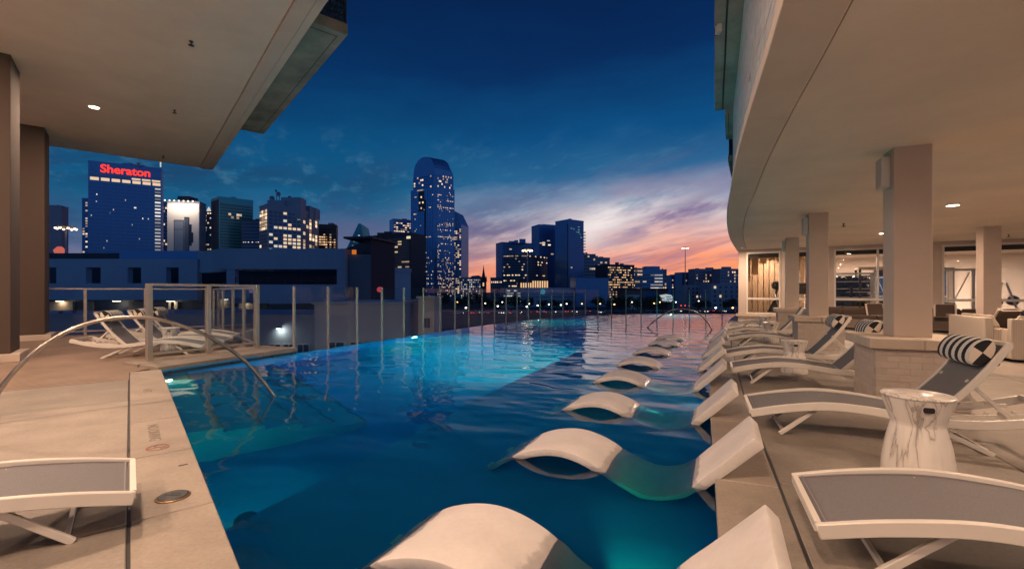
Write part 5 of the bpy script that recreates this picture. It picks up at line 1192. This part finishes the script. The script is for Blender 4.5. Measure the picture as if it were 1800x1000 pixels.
# rounded office
Yo = 430; t = empty('rounded_office', (*pxat(910, Yo), GZ), 0, 'curved dark office with long lit window bands behind the lamp mast', 'building', 'city buildings beyond the pool'); zt = zat(447, Yo)
arc = [pxat(885, Yo+8)+(pxat(962, Yo+30)-pxat(885, Yo+8))*(k/10)+Vector((.10, -1))*14*math.sin(math.pi*k/10) for k in range(11)]
b = MB(); b.prism([tuple(p) for p in arc]+[tuple(arc[-1]+Vector((0, 25))), tuple(arc[0]+Vector((0, 25)))], GZ, zt); b.build('wall', DARKB, t)
for k in range(10):
    fc = Fc(arc[k], arc[k+1], GZ, zt); windows(t, fc, 16, 3, 0, fw=.86, fh=.38, vlo=.1, vhi=1, edge=.0, o=.1, fn=lambda r_, c, k_=k: [.05, .35, .1, .15, .3, .2, .3, .05, .55, .1, .05, .3, .12, .25, .1, .8][r_]*(.55 if k_ > 4 else 1))
# twin blue towers
t, f, f2, zt, cc = tower('shorter_twin_tower', 'shorter plain blue tower left of the tallest right hand tower', (947, 470), (979, 478), top=397, m=NAVY, depth=18); windows(t, f, 34, 6, .02, fw=.9, fh=.6, dark=WBLUE); b = MB(); f.bx(b, .05, .35, .765, .775, 0, .2); f.bx(b, .45, .6, .80, .81, 0, .2); b.build('lit_window', LC, t, kind='stuff'); b = MB(); f.bx(b, .25, .9, 1, 1.018, -4, 0); b.build('roof_screen', NAVY, t)
t, f, f2, zt, cc = tower('taller_twin_tower', 'tallest right hand blue tower with balconies stepping up its right edge', (976, 455), (999, 440), (1026, 452), top=387, m=NAVY); windows(t, f2, 36, 8, 0, fw=.92, fh=.62, dark=WBLUE, o=.1, fn=lambda r_, c: .9 if (r_ == 10 and 1 < c < 6) else 0.01)
b = MB(); [f2.bx(b, u, u+.10, v, v+.010, 0, .2) for (u, v) in ((.15, .90), (.3, .895), (.62, .89), (.62, .86), (.72, .835), (.62, .925), (.78, .80), (.5, .86))]; b.build('teal_lit_window', LT, t, kind='stuff')
c = pxat(1026, 452)
for k in range(8): z_ = zat(408+5.2*k, 452); b = MB(); b.box(c.x-.5, c.x+2.2, c.y-1, c.y+5, z_-.35, z_); b.build('balcony', NAVY, t)
b = MB(); f.bx(b, .94, .99, .02, .96, 0, .3); b.build('dark_seam', DARKB, t)
t, f, *_ = tower('glass_office', 'pale glazed office with dotted lights behind the tallest right tower', (1022, 520), (1047, 520), top=448, m=GREYC, depth=20); windows(t, f, 12, 7, .18, fw=.85, fh=.5, vlo=.2, fn=lambda r_, c: [.1, .1, .8, .2, .15, .1, .15, .4, .1, .1, .2, .1][r_])
t, f, *_ = tower('glass_office', 'pale glazed office wing stepping down right of its taller neighbour', (1046, 525), (1072, 530), top=454, m=LILAC, depth=20); windows(t, f, 12, 6, .18, fw=.85, fh=.5, vlo=.2)
t, f, *_ = tower('blue_shed', 'flat blank dark blue block below the tall right towers', (1012, 330), (1070, 334), top=491, m=NAVY, depth=14)
t, f, f2, zt, cc = tower('amber_apartments', 'apartment block glowing with rows of amber windows', (1067, 400), (1115, 412), top=467, m=DARKB, depth=18); windows(t, f, 15, 17, .55, fw=.72, fh=.42, vlo=.03, vhi=.98, warm=LY, o=.12)
t, f, *_ = tower('low_office', 'low office stepping down right of the amber apartments', (1106, 440), (1130, 444), top=473, m=GREYC, depth=14); windows(t, f, 8, 5, .45, fw=.9, fh=.45, vlo=.15)
t, f, *_ = tower('striped_office', 'blue grey office with lit floor stripes and a raised centre', (1128, 450), (1166, 452), top=475, m=NAVY, depth=16); windows(t, f, 7, 5, .0, fw=.96, fh=.4, vlo=.2, vhi=.9, fn=lambda r_, c: .9 if c > 1 and r_ > 0 else .2, warm=LC); roofbox(t, 1135, 1160, 468, 455, zat(475, 451), NAVY)
t, f, *_ = tower('slim_brown_block', 'slim mauve block right of the striped office', (1164, 470), (1172, 470), top=475, m=LILAC, depth=12); windows(t, f, 8, 2, .35)
for (a_, c_, tp, Y, lab, m) in ((1180, 1200, 485, 560, 'small dark apartment block left of the long mauve apartments', NAVY), (1199, 1226, 480, 540, 'blue apartment block stepping up to the long mauve apartments', NAVY), (1222, 1268, 474, 520, 'long mauve apartment block with dotted windows near the soffit corner', LILAC), (1266, 1306, 474, 500, 'last mauve apartment block against the right building', LILAC)):
    t, f, *_ = tower('apartments', lab, (a_, Y), (c_, Y+6), top=tp, m=m, depth=14); windows(t, f, 9, max(4, (c_-a_)//4), .2, fw=.5, fh=.5, vlo=.1, vhi=.97)
for (a_, c_, tp, Y, lab) in ((1206, 1252, 504, 300, 'low blue grey townhouse block behind the far fence'), (1250, 1312, 501, 280, 'low blue grey townhouse block with rows of windows by the gym corner')):
    t, f, *_ = tower('townhouses', lab, (a_, Y), (c_, Y+3), top=tp, m=GREYC, depth=12); windows(t, f, 5, 6, .12, fw=.4, fh=.55, vlo=.1)
# low buildings along the street
t, f, *_ = tower('parking_deck', 'low grey parking structure with flat openings behind the street lamps', (915, 330), (1012, 336), top=508, m=GARG, depth=20)
for r_ in range(3):
    for k in range(4): b = MB(); f.bx(b, .02+.245*k, .245+.245*k, .30+.24*r_, .33+.24*r_, -.1, .05); b.build('opening', WDARK, t)
b = MB(); b.lathe([(1.9, 0), (1.9, .2)], 20); q = at(954, 513, 331); rot = Matrix.Rotation(R(90), 4, 'X'); b.v = [tuple(Vector((q.x, q.y-.4, q.z))+rot @ Vector(w_)) for w_ in b.v]; b.build('round_logo', emis('logo_glow', (.05, .35, .5), .5), t)
t, f, *_ = tower('arcade_pavilion', 'pavilion with tall gold lit columns above the parking structure', (914, 380), (964, 384), top=492, m=DARKB, depth=12)
for k in range(12):
    b = MB(); f.bx(b, .02+.083*k, .02+.083*k+.045, .42, .96-(.08 if k < 5 else 0), 0, .4); b.build('lit_column', LY, t)
t, f, *_ = tower('corner_shop', 'lit low corner building with bright floors behind the trees', (884, 310), (916, 312), top=508, m=GREYC, depth=12); windows(t, f, 5, 5, .6, fw=.9, fh=.4, vlo=.3, vhi=.98, warm=LC)
t, f, *_ = tower('canopy_hall', 'low hall with a maroon flat roof below the striped office', (1098, 330), (1174, 334), top=509, m=fmat('dusky_red_wall', (.20, .10, .10)), depth=16, base=GZ); b = MB(); f.bx(b, -.02, 1.02, .985, 1.03, -2, 1.5); b.build('roof_slab', MAROON, t); b = MB(); f.bx(b, .42, .78, .1, .9, 0, .2); b.build('glazed_front', WBLUE, t)
t, f, *_ = tower('small_kiosk', 'small pale box building below the maroon roof', (1107, 290), (1124, 290), top=521, m=PALEW, depth=8); windows(t, f, 1, 2, .9, fw=.3, fh=.12, vlo=.1, vhi=.4)
# LED sign
q = at(1171, 524, 290); t = empty('led_sign', (q.x, q.y, GZ), 0, 'leaf shaped bright electronic billboard right of the maroon roof', 'sign')
b = MB(); b.prism([(-4.2, 1.9), (0, 2.6), (3.2, 2.0), (4.6, 0), (3.2, -2.4), (-4.2, -2.6)], -.2, .2); rot = Matrix.Rotation(R(90), 4, 'X'); b.v = [tuple(Vector((0, 0, q.z-GZ))+rot @ Vector(w_)) for w_ in b.v]; b.build('screen', emis('led_screen', (.72, .80, .85), .62), t, world=False)
for k, (x, z, w_, m) in enumerate(((-3, 1, 2, LY), (-2.5, -.2, 2.4, WBLUE), (1.5, .8, 3, WBLUE), (2, -.6, 3.6, WDARK), (-1, -1.6, 4, LC))): b = MB(); b.box(x-w_/2, x+w_/2, -.3, -.21, q.z-GZ+z-.25, q.z-GZ+z+.25); b.build('lit_stripe', m, t, world=False)
b = MB(); b.box(-.4, .4, -.1, .4, 0, q.z-GZ-2.2); b.build('pylon', DARKB, t, world=False)
# neighbours beyond the pool fence on the left
YG = 62; t = empty('parking_garage', (*pxat(420, YG), GZ), 0, 'large blue grey concrete parking garage behind the left glass fence', 'building')
def gbox(p0, p1, y0, y1, Y, dep, name, m, lab=None):
    a, c = pxat(p0, Y), pxat(p1, Y); b = MB(); b.prism([tuple(a), tuple(c), tuple(c+Vector((0, dep))), tuple(a+Vector((0, dep)))], zat(y1, Y), zat(y0, Y)); return b.build(name, m, t, label=lab)
xs_ = [60, 76, 99, 151, 177, 224, 248, 292, 314, 347]
gbox(40, 347, 455, 470, YG, 1, 'parapet_wall', GARG); gbox(40, 347, 498, 527, YG, 1, 'spandrel_wall', GARG)
for a_, c_ in ((40, 76), (99, 151), (177, 224), (248, 292), (314, 347)): gbox(a_, c_, 470.05, 497.95, YG, .9, 'wall_pier', GARG)
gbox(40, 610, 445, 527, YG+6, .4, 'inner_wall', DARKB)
gbox(210, 350, 441, 455, YG+5, 3, 'rear_parapet', NAVY)
gbox(386, 606, 437, 473, YG-5, 6, 'raised_parapet', GARG); gbox(386, 606, 500, 533, YG-5, 1, 'lower_spandrel', GARG)
gbox(398, 413, 473.05, 500, YG-4.9, .8, 'garage_column', GARG); gbox(592, 607, 473.05, 500, YG-4.9, .8, 'garage_column', GARG)
a, c = pxat(347, YG+1), pxat(386, YG-5); b = MB(); b.prism([tuple(a), tuple(c), tuple(c+Vector((.6, 1))), tuple(a+Vector((.6, 1)))], zat(477, YG-5), zat(437, YG-5)); b.build('slanted_parapet', GARG, t)
b = MB()
for yy in (488, 493): p0, p1 = at(414, yy, YG-5.2), at(592, yy, YG-5.2); b.bar(p0, p1, .06, .06)
for k in range(7): p0 = at(414+29*k, 500, YG-5.2); b.box(p0.x-.03, p0.x+.03, p0.y-.03, p0.y+.03, p0.z, p0.z+1)
b.build('guard_rail', mat('red_rail', (.2, .06, .05), .5), t)
for i_, (a_, c_) in enumerate(((99, 151), (177, 224), (248, 292))):
    pass
BEIGE = mat('beige_garage_panel', (.34, .26, .19), .8, var=.1)
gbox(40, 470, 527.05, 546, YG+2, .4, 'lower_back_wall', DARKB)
for a_, c_ in ((84, 128), (148, 162), (226, 252), (296, 306), (300, 312), (380, 400), (420, 445)): gbox(a_, c_, 530, 545.5, YG+1.4, .3, 'beige_panel', BEIGE)
gbox(40, 470, 546.05, 557, YG, .6, 'low_wall', GARG)
for i_, px in enumerate((105, 205, 300, 430)):
    q = at(px, 528.6, YG+1.0); t4 = empty('garage_light', q, 0, ['fluorescent tube light in the lower garage opening at far left', 'fluorescent tube light in the lower garage opening above the left chaises', 'fluorescent tube light in the lower garage opening behind the beige screen', 'fluorescent tube light in the lower garage opening by the first pool fence post'][i_], 'ceiling light', 'tube lights in the lower garage level'); b = MB(); b.box(-.6, .6, -.06, .06, -.05, 0); b.build('tube_housing', WHITE, t4, world=False); b = MB(); b.box(-.55, .55, -.04, .04, -.08, -.051); b.build('tube', LENS, t4, world=False)
    area('garage_lamp_light', (q.x, q.y, q.z-.12), 22, .5, (1, .78, .52), (0, .4, -1), t4, 'SQUARE')
gbox(40, 610, 557.05, 650, YG, 2, 'base_wall', GARG)
gbox(606, 652, 447, 640, YG-4, 5, 'stair_tower', fmat('blue_grey_render', (.20, .24, .30), .8))
LAMPG = emis('garage_lamp', (1, .72, .45), 1.2)
a, c = pxat(652, YG-4), pxat(694, YG+2); t2 = t
t = empty('windowless_block', (*a, GZ), 0, 'tall windowless dark block right of the parking garage', 'building')
b = MB(); e_ = pxat(607, YG+9); b.prism([tuple(a+Vector((.02, 0))), tuple(c), tuple(c+Vector((-4, 9))), tuple(e_)], GZ, zat(420, YG-4)); b.build('wall', fmat('dark_plum_wall', (.07, .06, .085), .85), t)
b = MB(); b.prism([tuple(a+Vector((-3.4, -.3))), tuple(a+Vector((.3, -.4))), tuple(c+Vector((.3, -.2))), tuple(c+Vector((-4, 9)))], zat(420, YG-4)+.01, zat(418, YG-4)+.12); b.build('roof_edge', DARKB, t)
q = at(623, 447, YG-4.2); b = MB(); b.box(q.x-.25, q.x+.25, q.y-.2, q.y, q.z, q.z+.55); b.build('orange_lamp', emis('orange_lamp', (1, .25, .04), .6), t2)
q = at(668, 509, YG-5); b = MB(); b.lathe([(.34, -.2), (.34, .2)], 14); b.v = [tuple(q+Matrix.Rotation(R(90), 4, 'X') @ Vector(w_)) for w_ in b.v]; b.build('red_sign_disc', emis('red_disc', (.9, .08, .12), .5), t)
t, f, *_ = tower('street_podium', 'blue grey podium block at the foot of the dark office', (694, 120), (722, 124), top=478, m=GARG, depth=10)
# pennants
t = empty('pennant_string', (*pxat(60, 42), 0), 0, 'string of small red triangular pennants beyond the left fence', 'pennants')
b = MB(); b.tube([at(50, 546, 42), at(250, 547, 42.2), at(480, 548, 42)], .015, 4); b.build('cord', BLACK, t)
for px in (67, 107, 131, 212, 233, 252, 289, 306, 325, 357): q = at(px, 546.5, 42); b = MB(); b.prism([(-.26, 0), (.26, 0), (0, -.42)], -.01, .01); b.v = [tuple(q+Vector((0, 0, -.02))+Matrix.Rotation(R(90), 4, 'X') @ Vector(w_)) for w_ in b.v]; b.build('pennant', mat('red_pennant', (.62, .09, .09), .7) if px == 67 else bpy.data.materials['red_pennant'], t)
# near lower neighbours
def house(name, label, a_, c_, tp, Y, dep, m, Y2=None):
    t, f, f2, zt, cc = tower(name, label, (a_, Y), (c_, Y2 or Y), top=tp, m=m, depth=dep, group='lower houses beyond the fence', par=.12); return t, f, f2, zt
SID = mat('grey_siding', (.42, .46, .53), .8, var=.08, vscale=.5)
t, f, f2, zt = house('siding_house', 'long grey sided house just beyond the pool fence on the left', 60, 556, 556, 34, 10, SID)
n_ = 22
for k in range(n_): b = MB(); zz = zt-.28-.26*k; f_ = Fc(f.a, f.c, zz, zz+.25); f_.bx(b, 0, 1, 0, 1, .0, .03+.0); b.build('siding_plank', SID, t)
def hwin(f, u0, u1, z0, z1, t, m=WDARK):
    fz = Fc(f.a, f.c, z0, z1); b = MB(); fz.bx(b, u0, u1, 0, 1, .03, .09); o = b.build('window', WHITEW, t); w_ = (u1-u0)
    b = MB(); fz.bx(b, u0+w_*.06, u0+w_*.47, .06, .94, .091, .10); fz.bx(b, u0+w_*.53, u1-w_*.06, .06, .94, .091, .10); b.v = [tuple(Vector(q)-t.location) for q in b.v]; b.build('pane', m, o, world=False, kind='stuff')
q = at(490, 577, 33.85); t3 = empty('wall_lamp', q, 0, 'bright wall lamp on the grey sided house beside the beige glass screen', 'wall lamp'); b = MB(); b.box(-.16, .16, -.12, .08, .0, .10); b.build('lamp_hood', DKGREY, t3, world=False); b = MB(); b.box(-.13, .13, -.10, .0, -.05, -.002); b.build('lamp_glass', emis('wall_lamp_glow', (.85, 1, .92), 6), t3, world=False)
area('wall_lamp_light', (q.x+.1, q.y-.3, q.z-.08), 7, .25, (.9, 1, .9), (.3, .5, -.6), t3)
for u in (.855, .905, .955): hwin(f, u-.022, u+.022, zat(625, 34), zat(604, 34), t)
t, f, f2, zt = house('box_house', 'flat roofed pale box house behind the middle fence panels', 553, 711, 534, 31, 9, PALEW)
for k in range(20): b = MB(); zz = zt-.2-.27*k; f_ = Fc(f.a, f.c, zz, zz+.255); f_.bx(b, .002, .998, 0, 1, .0, .018); b.build('siding_plank', PALEW, t)
for (u0, u1) in ((.14, .34), (.40, .54)): hwin(f, u0, u1, zat(625, 31), zat(600, 31), t)
t, f, f2, zt = house('box_house', 'recessed mauve wing between box house and white house', 709, 738, 530, 33, 8, LILAC)
t, f, f2, zt = house('white_house', 'narrow white house with one dark window by the overflow edge', 735, 763, 524, 29, 3.2, WHITEW); hwin(f, .36, .78, zat(577, 29), zat(558, 29), t)
# road wall and street
b = MB(); p0, p1 = pxat(700, 205), pxat(935, 215); b.prism([tuple(p0), tuple(p1), tuple(p1+Vector((0, 1))), tuple(p0+Vector((0, 1)))], GZ, zat(557, 210)); b.build('retaining_wall', fmat('red_brown_wall', (.09, .055, .06), .85), kind='structure')
b = MB(); p0, p1 = pxat(640, 200), pxat(935, 210); b.prism([tuple(p0), tuple(p1), tuple(p1+Vector((0, 2))), tuple(p0+Vector((0, 2)))], GZ, zat(567, 204)); b.build('road_barrier', GARG, kind='structure')
ASPH = mat('asphalt', (.045, .045, .05), .75, var=.2, vscale=.3)
b = MB(); b.quad((-140, 216, GZ+.02), (220, 222, GZ+.02), (220, 262, GZ+.02), (-140, 256, GZ+.02)); b.build('road', ASPH, kind='structure')
b = MB()
for k in range(40): x = -120+8*k; b.quad((x, 238.3+.017*x, GZ+.026), (x+3, 238.35+.017*x, GZ+.026), (x+3, 238.5+.017*x, GZ+.026), (x, 238.45+.017*x, GZ+.026))
b.build('lane_markings', mat('road_paint', (.6, .6, .58), .7), kind='structure')
b = MB(); b.prism([(-140, 263), (220, 269), (220, 272), (-140, 266)], GZ, GZ+.14); b.build('pavement', GARG, kind='structure')
# parked and passing cars
TAIL = emis('tail_lamp_glow', (1, .05, .03), 3.5); HEADL = emis('head_lamp_glow', (1, .9, .75), 5)
def make_car(col, label):
    t = empty('car', (0, 0, 0), 0, label, 'car', 'cars on the street beyond the pool'); m = mat('car_paint', col, .3, .3, coat=.5)
    b = MB(); rings = []
    for x, z0, z1, w_ in ((-2.25, .35, .75, .8), (-2.1, .25, .92, .88), (-1.2, .22, .98, .92), (1.1, .22, .95, .92), (2.0, .25, .80, .88), (2.25, .35, .62, .78)): rings.append([(x, -w_, z0), (x, w_, z0), (x, w_*.96, z1), (x, -w_*.96, z1)])
    b.loft(rings); b.build('body', m, t, world=False, bevel=.06); b = MB()
    b.loft([[(-1.7, -.82, .95), (1.0, -.82, .95), (1.0, .82, .95), (-1.7, .82, .95)], [(-1.1, -.66, 1.45), (.2, -.66, 1.45), (.2, .66, 1.45), (-1.1, .66, 1.45)]]); b.build('cabin', WDARK, t, world=False, bevel=.05)
    w0 = None
    for x in (-1.4, 1.4):
        for y in (-.84, .84):
            b = MB(); b.tube([(x, y-.1, .33), (x, y+.1, .33)], .33, 14); b.build('wheel', BLACK, t, world=False)
    for y in (-.62, .62):
        b = MB(); b.box(-2.30, -2.2, y-.22, y+.22, .62, .78); b.build('tail_lamp', TAIL, t, world=False); b = MB(); b.box(2.2, 2.29, y-.2, y+.2, .52, .68); b.build('headlight', HEADL, t, world=False)
    return t
cols = [('dark blue', (.02, .035, .09)), ('red', (.20, .015, .015)), ('silver', (.35, .36, .38)), ('black', (.012, .012, .014)), ('white', (.55, .55, .55))]
cars = [make_car(c, '') for _, c in cols]; usedc = [False]*5
for i, (px, Y, ci, dr, where) in enumerate([(806, 226, 2, .1, 'at the far left of the street beside the white house'), (835, 228, 1, .15, 'with lit tail lamps left of the church spire axis'), (848, 232, 4, 3.2, 'just right of the red car near the spire'), (868, 229, 0, .12, 'in front of the low mauve block'), (888, 230, 2, 3.25, 'below the lit corner building'), (906, 224, 1, .12, 'close behind the road wall below the lamp mast'), (925, 236, 3, 3.2, 'below the gold lit columns'), (950, 240, 4, .12, 'in front of the round glowing logo'), (968, 234, 0, .15, 'before the parking structure'), (985, 240, 2, 3.25, 'before the middle of the parking structure'), (1000, 243, 3, .12, 'at the right end of the parking structure'), (1022, 240, 1, 3.3, 'below the tall twin towers'), (1045, 244, 0, .15, 'in front of the blank blue block'), (1058, 236, 4, 3.2, 'at the right of the blank blue block'), (1205, 248, 3, 3.2, 'behind the arched far handrail'), (1222, 250, 2, .15, 'right of the electronic billboard'), (1243, 246, 4, 3.25, 'below the low townhouse block'), (1262, 250, 1, .12, 'second from the right along the street'), (1283, 247, 0, 3.2, 'farthest right along the street')]):
    o = copy_tree(cars[ci]) if usedc[ci] else cars[ci]; usedc[ci] = True
    p = pxat(px, Y); o.location = (p.x, p.y, GZ+.02); o.rotation_euler = (0, 0, dr+(.9 if i % 3 == 1 else 0)); o.scale = (1.1, 1.1, 1.1); tag(o, '%s car %s' % (cols[ci][0], where), 'car')
# street lamps
SL = [emis('lamp_globe_%s' % n_, c, 7) for n_, c in (('white', (1, .88, .66)), ('amber', (1, .50, .16)))]; [setattr(m_.cycles, 'emission_sampling', 'AUTO') for m_ in SL]
def make_lamp(k):
    t = empty('street_lamp', (0, 0, 0)); b = MB(); b.tube([(0, 0, 0), (0, 0, 5.6)], .08, 6); b.build('pole', DKGREY, t, world=False); b = MB(); b.bar((0, 0, 5.5), (.7, 0, 5.7), .07, .07); b.build('arm', DKGREY, t, world=False)
    b = MB(); b.lathe([(.05, 5.3), (.30, 5.42), (.36, 5.6), (.2, 5.75), (.02, 5.8)], 12, (.7, 0)); b.build('lamp_head', SL[k], t, world=False, smooth=True); return t
lam = [make_lamp(0), make_lamp(1)]; ul = [False, False]
for px, py, k, where in [(804, 531, 1, 'at the left end of the street'), (819, 541, 0, 'below the white office'), (853, 533, 0, 'below the church spire'), (875, 538, 0, 'right of the spire'), (883, 531, 0, 'by the lit corner building'), (926, 539, 0, 'left of the parking structure'), (930, 534, 0, 'at the left edge of the parking structure'), (945, 537, 0, 'before the round glowing logo'), (965, 535, 0, 'before the parking structure centre'), (986, 536, 0, 'before the parking structure right half'), (996, 534, 0, 'at the parking structure end'), (1023, 534, 1, 'below the tall twin towers'), (1055, 534, 1, 'by the blank blue block'), (1080, 535, 1, 'below the amber apartments'), (1111, 531, 0, 'by the small pale kiosk'), (1150, 533, 1, 'left of the leaf shaped billboard'), (1160, 531, 1, 'touching the left of the leaf shaped billboard'), (1188, 531, 0, 'right of the leaf shaped billboard'), (1228, 529, 0, 'before the low townhouse block'), (1258, 541, 0, 'before the rows of townhouse windows'), (1288, 541, 1, 'farthest right by the gym corner')]:
    Y = F*(H-(GZ+5.55))/(py-HY); Y = min(max(Y, 150), 300); o = copy_tree(lam[k]) if ul[k] else lam[k]; ul[k] = True
    q = at(px, py, Y); o.location = (q.x-.7, q.y, q.z-5.55); tag(o, '%s street lamp %s' % (('white', 'amber')[k], where), 'street lamp', 'street lamps along the road')
    if o.location.z > GZ: o.scale = (1, 1, 1)
# traffic lights
for px, lab in ((1197, 'red traffic light at left of the group behind the arched rail'), (1204, 'red traffic light in the middle of the group behind the arched rail'), (1211, 'red traffic light at right of the group behind the arched rail')):
    q = at(px, 537, 255); t = empty('traffic_light', (q.x, q.y, GZ), 0, lab, 'traffic light', 'red traffic lights'); b = MB(); b.box(-.25, .25, -.2, .2, q.z-GZ-1.2, q.z-GZ+.5); b.build('housing', BLACK, t, world=False)
    b = MB(); b.lathe([(.32, 0), (.30, .12)], 12); b.v = [tuple(Vector((0, -.22, q.z-GZ))+Matrix.Rotation(R(90), 4, 'X') @ Vector(w_)) for w_ in b.v]; b.build('red_lens', TAIL, t, world=False); b = MB(); b.tube([(0, 0, 0), (0, 0, q.z-GZ-1.2)], .07, 6); b.build('pole', DKGREY, t, world=False)
# high lamp masts
def mast(px, py, Y, r_, col, label, st=5):
    q = at(px, py, Y); t = empty('lamp_mast', (q.x, q.y, GZ), 0, label, 'light mast', 'high lamp masts'); h = q.z-GZ
    b = MB(); b.lathe([(.42*r_/2, 0), (.2*r_/2, h)], 10); b.build('pole', LILAC, t, world=False); b = MB(); b.lathe([(r_*.8, h+.25), (r_*.9, h+.45), (r_*.3, h+.6)], 16); b.build('crown_ring', DKGREY, t, world=False)
    m = emis('mast_lamp', col, st)
    for k in range(8):
        a = 2*math.pi*k/8+.2; b = MB(); b.lathe([(.04*r_, h-.20*r_), (.15*r_, h-.14*r_), (.13*r_, h)], 10, (r_*math.cos(a), r_*math.sin(a))); b.build('mast_lamp', m, t, world=False, smooth=True)
mast(116, 401, 120, 2.0, (1, .72, .45), 'lamp mast with a ring of lit lamps at the far left'); mast(927, 440, 210, 2.2, (1, .58, .25), 'lamp mast with amber lamps before the rounded office', 12); mast(1204.5, 436, 300, 2.0, (1, .80, .55), 'tall thin lamp mast against the orange sky')
q = at(105, 440, 300); t = empty('red_beacon', (q.x, q.y, GZ), 0, 'red lit rooftop shape below the far left lamp mast', 'rooftop sign'); b = MB(); b.lathe([(2.6, q.z-GZ-2), (3.2, q.z-GZ), (1.2, q.z-GZ+2.4)], 10); b.build('red_dome', emis('red_dome', (.9, .2, .16), .6), t, world=False); b = MB(); b.lathe([(1, 0), (1, q.z-GZ-2)], 8); b.build('post', GREYC, t, world=False)
# trees
BARK = mat('tree_bark', (.06, .045, .035), .9, var=.2)
LEAF = [mat('leaf_a', (.035, .055, .028), .7, var=.4, vscale=.8), mat('leaf_b', (.055, .065, .03), .7, var=.4, vscale=.8)]
def make_tree(seed, h, w_, mi):
    rr = random.Random(seed); t = empty('street_tree', (0, 0, 0))
    b = MB(); b.tube([(0, 0, 0), (.15, .1, h*.3), (0, .1, h*.6)], .22, 7)
    for k in range(5): a = rr.uniform(0, 6.28); b.tube([(.1, .1, h*(.3+.06*k)), (math.cos(a)*w_*.5, math.sin(a)*w_*.5, h*(.55+.07*k))], .09, 5)
    b.build('trunk', BARK, t, world=False); b = MB()
    cl = []
    for k in range(16): a = rr.uniform(0, 6.28); q = rr.uniform(.1, 1)**.6; cl.append((math.cos(a)*w_*.75*q, math.sin(a)*w_*.75*q, h*(.42+.5*rr.random()*(1-.35*q)), rr.uniform(.28, .5)*w_))
    for cx, cy_, cz, cr in cl:
        for _ in range(75):
            d = Vector((rr.gauss(0, 1), rr.gauss(0, 1), rr.gauss(0, 1))).normalized()*cr*rr.uniform(.4, 1.1); c = Vector((cx, cy_, cz))+d*Vector((1, 1, .8)).length/1.62
            u = Vector((rr.gauss(0, 1), rr.gauss(0, 1), rr.gauss(0, 1))).normalized()*rr.uniform(.2, .42); v_ = u.orthogonal().normalized()*rr.uniform(.15, .3)
            b.quad(c-u, c+v_, c+u, c-v_)
    b.build('crown', LEAF[mi], t, world=False); return t
trees = [make_tree(1, 8, 3.6, 0), make_tree(2, 6.5, 4.2, 1), make_tree(3, 10, 4.0, 0)]; ut = [False]*3
for i, (px, Y, k, s_, where) in enumerate([(778, 275, 2, 1.1, 'right of the white house behind the fence'), (806, 270, 0, 1.2, 'at the left of the street below the white office'), (824, 285, 2, 1.0, 'below the blue wedge roof'), (843, 290, 2, 1.15, 'standing left of the church spire'), (860, 272, 1, 1.1, 'below the church spire'), (888, 275, 0, 1.2, 'before the lit corner building'), (905, 270, 0, 1.3, 'right of the lit corner building'), (928, 300, 1, 1.1, 'before the left of the parking structure'), (955, 290, 1, .9, 'low before the round glowing logo'), (975, 292, 1, .9, 'low before the parking structure centre'), (996, 288, 1, .95, 'before the parking structure end'), (1050, 280, 0, 1.2, 'before the blank blue block'), (1078, 260, 1, 1.2, 'below the amber apartments'), (1092, 256, 1, 1.3, 'left of the small pale kiosk'), (1112, 252, 1, 1.25, 'before the small pale kiosk'), (1132, 255, 1, 1.3, 'below the maroon roof'), (1150, 254, 1, 1.3, 'left of the leaf shaped billboard'), (1165, 252, 1, 1.0, 'low beneath the leaf shaped billboard'), (1228, 262, 0, .8, 'before the low townhouses on the left'), (1240, 264, 0, .9, 'between the two townhouse blocks'), (1276, 260, 0, .85, 'before the right townhouse block'), (1290, 258, 2, .8, 'at the gym corner end of the street')]):
    o = copy_tree(trees[k]) if ut[k] else trees[k]; ut[k] = True; p = pxat(px, Y); o.location = (p.x, p.y, GZ); o.rotation_euler = (0, 0, i*1.3); o.scale = (s_, s_, s_); tag(o, 'dark leafy street tree '+where, 'tree', 'street trees beyond the pool')
# grass verge
b = MB(); p0, p1 = pxat(930, 217), pxat(958, 217); b.prism([tuple(p0), tuple(p1), tuple(p1+Vector((0, 5))), tuple(p0+Vector((0, 5)))], GZ, zat(557, 217)); b.build('grass_verge', mat('verge_grass', (.05, .09, .02), .9, var=.3, vscale=1), kind='structure')
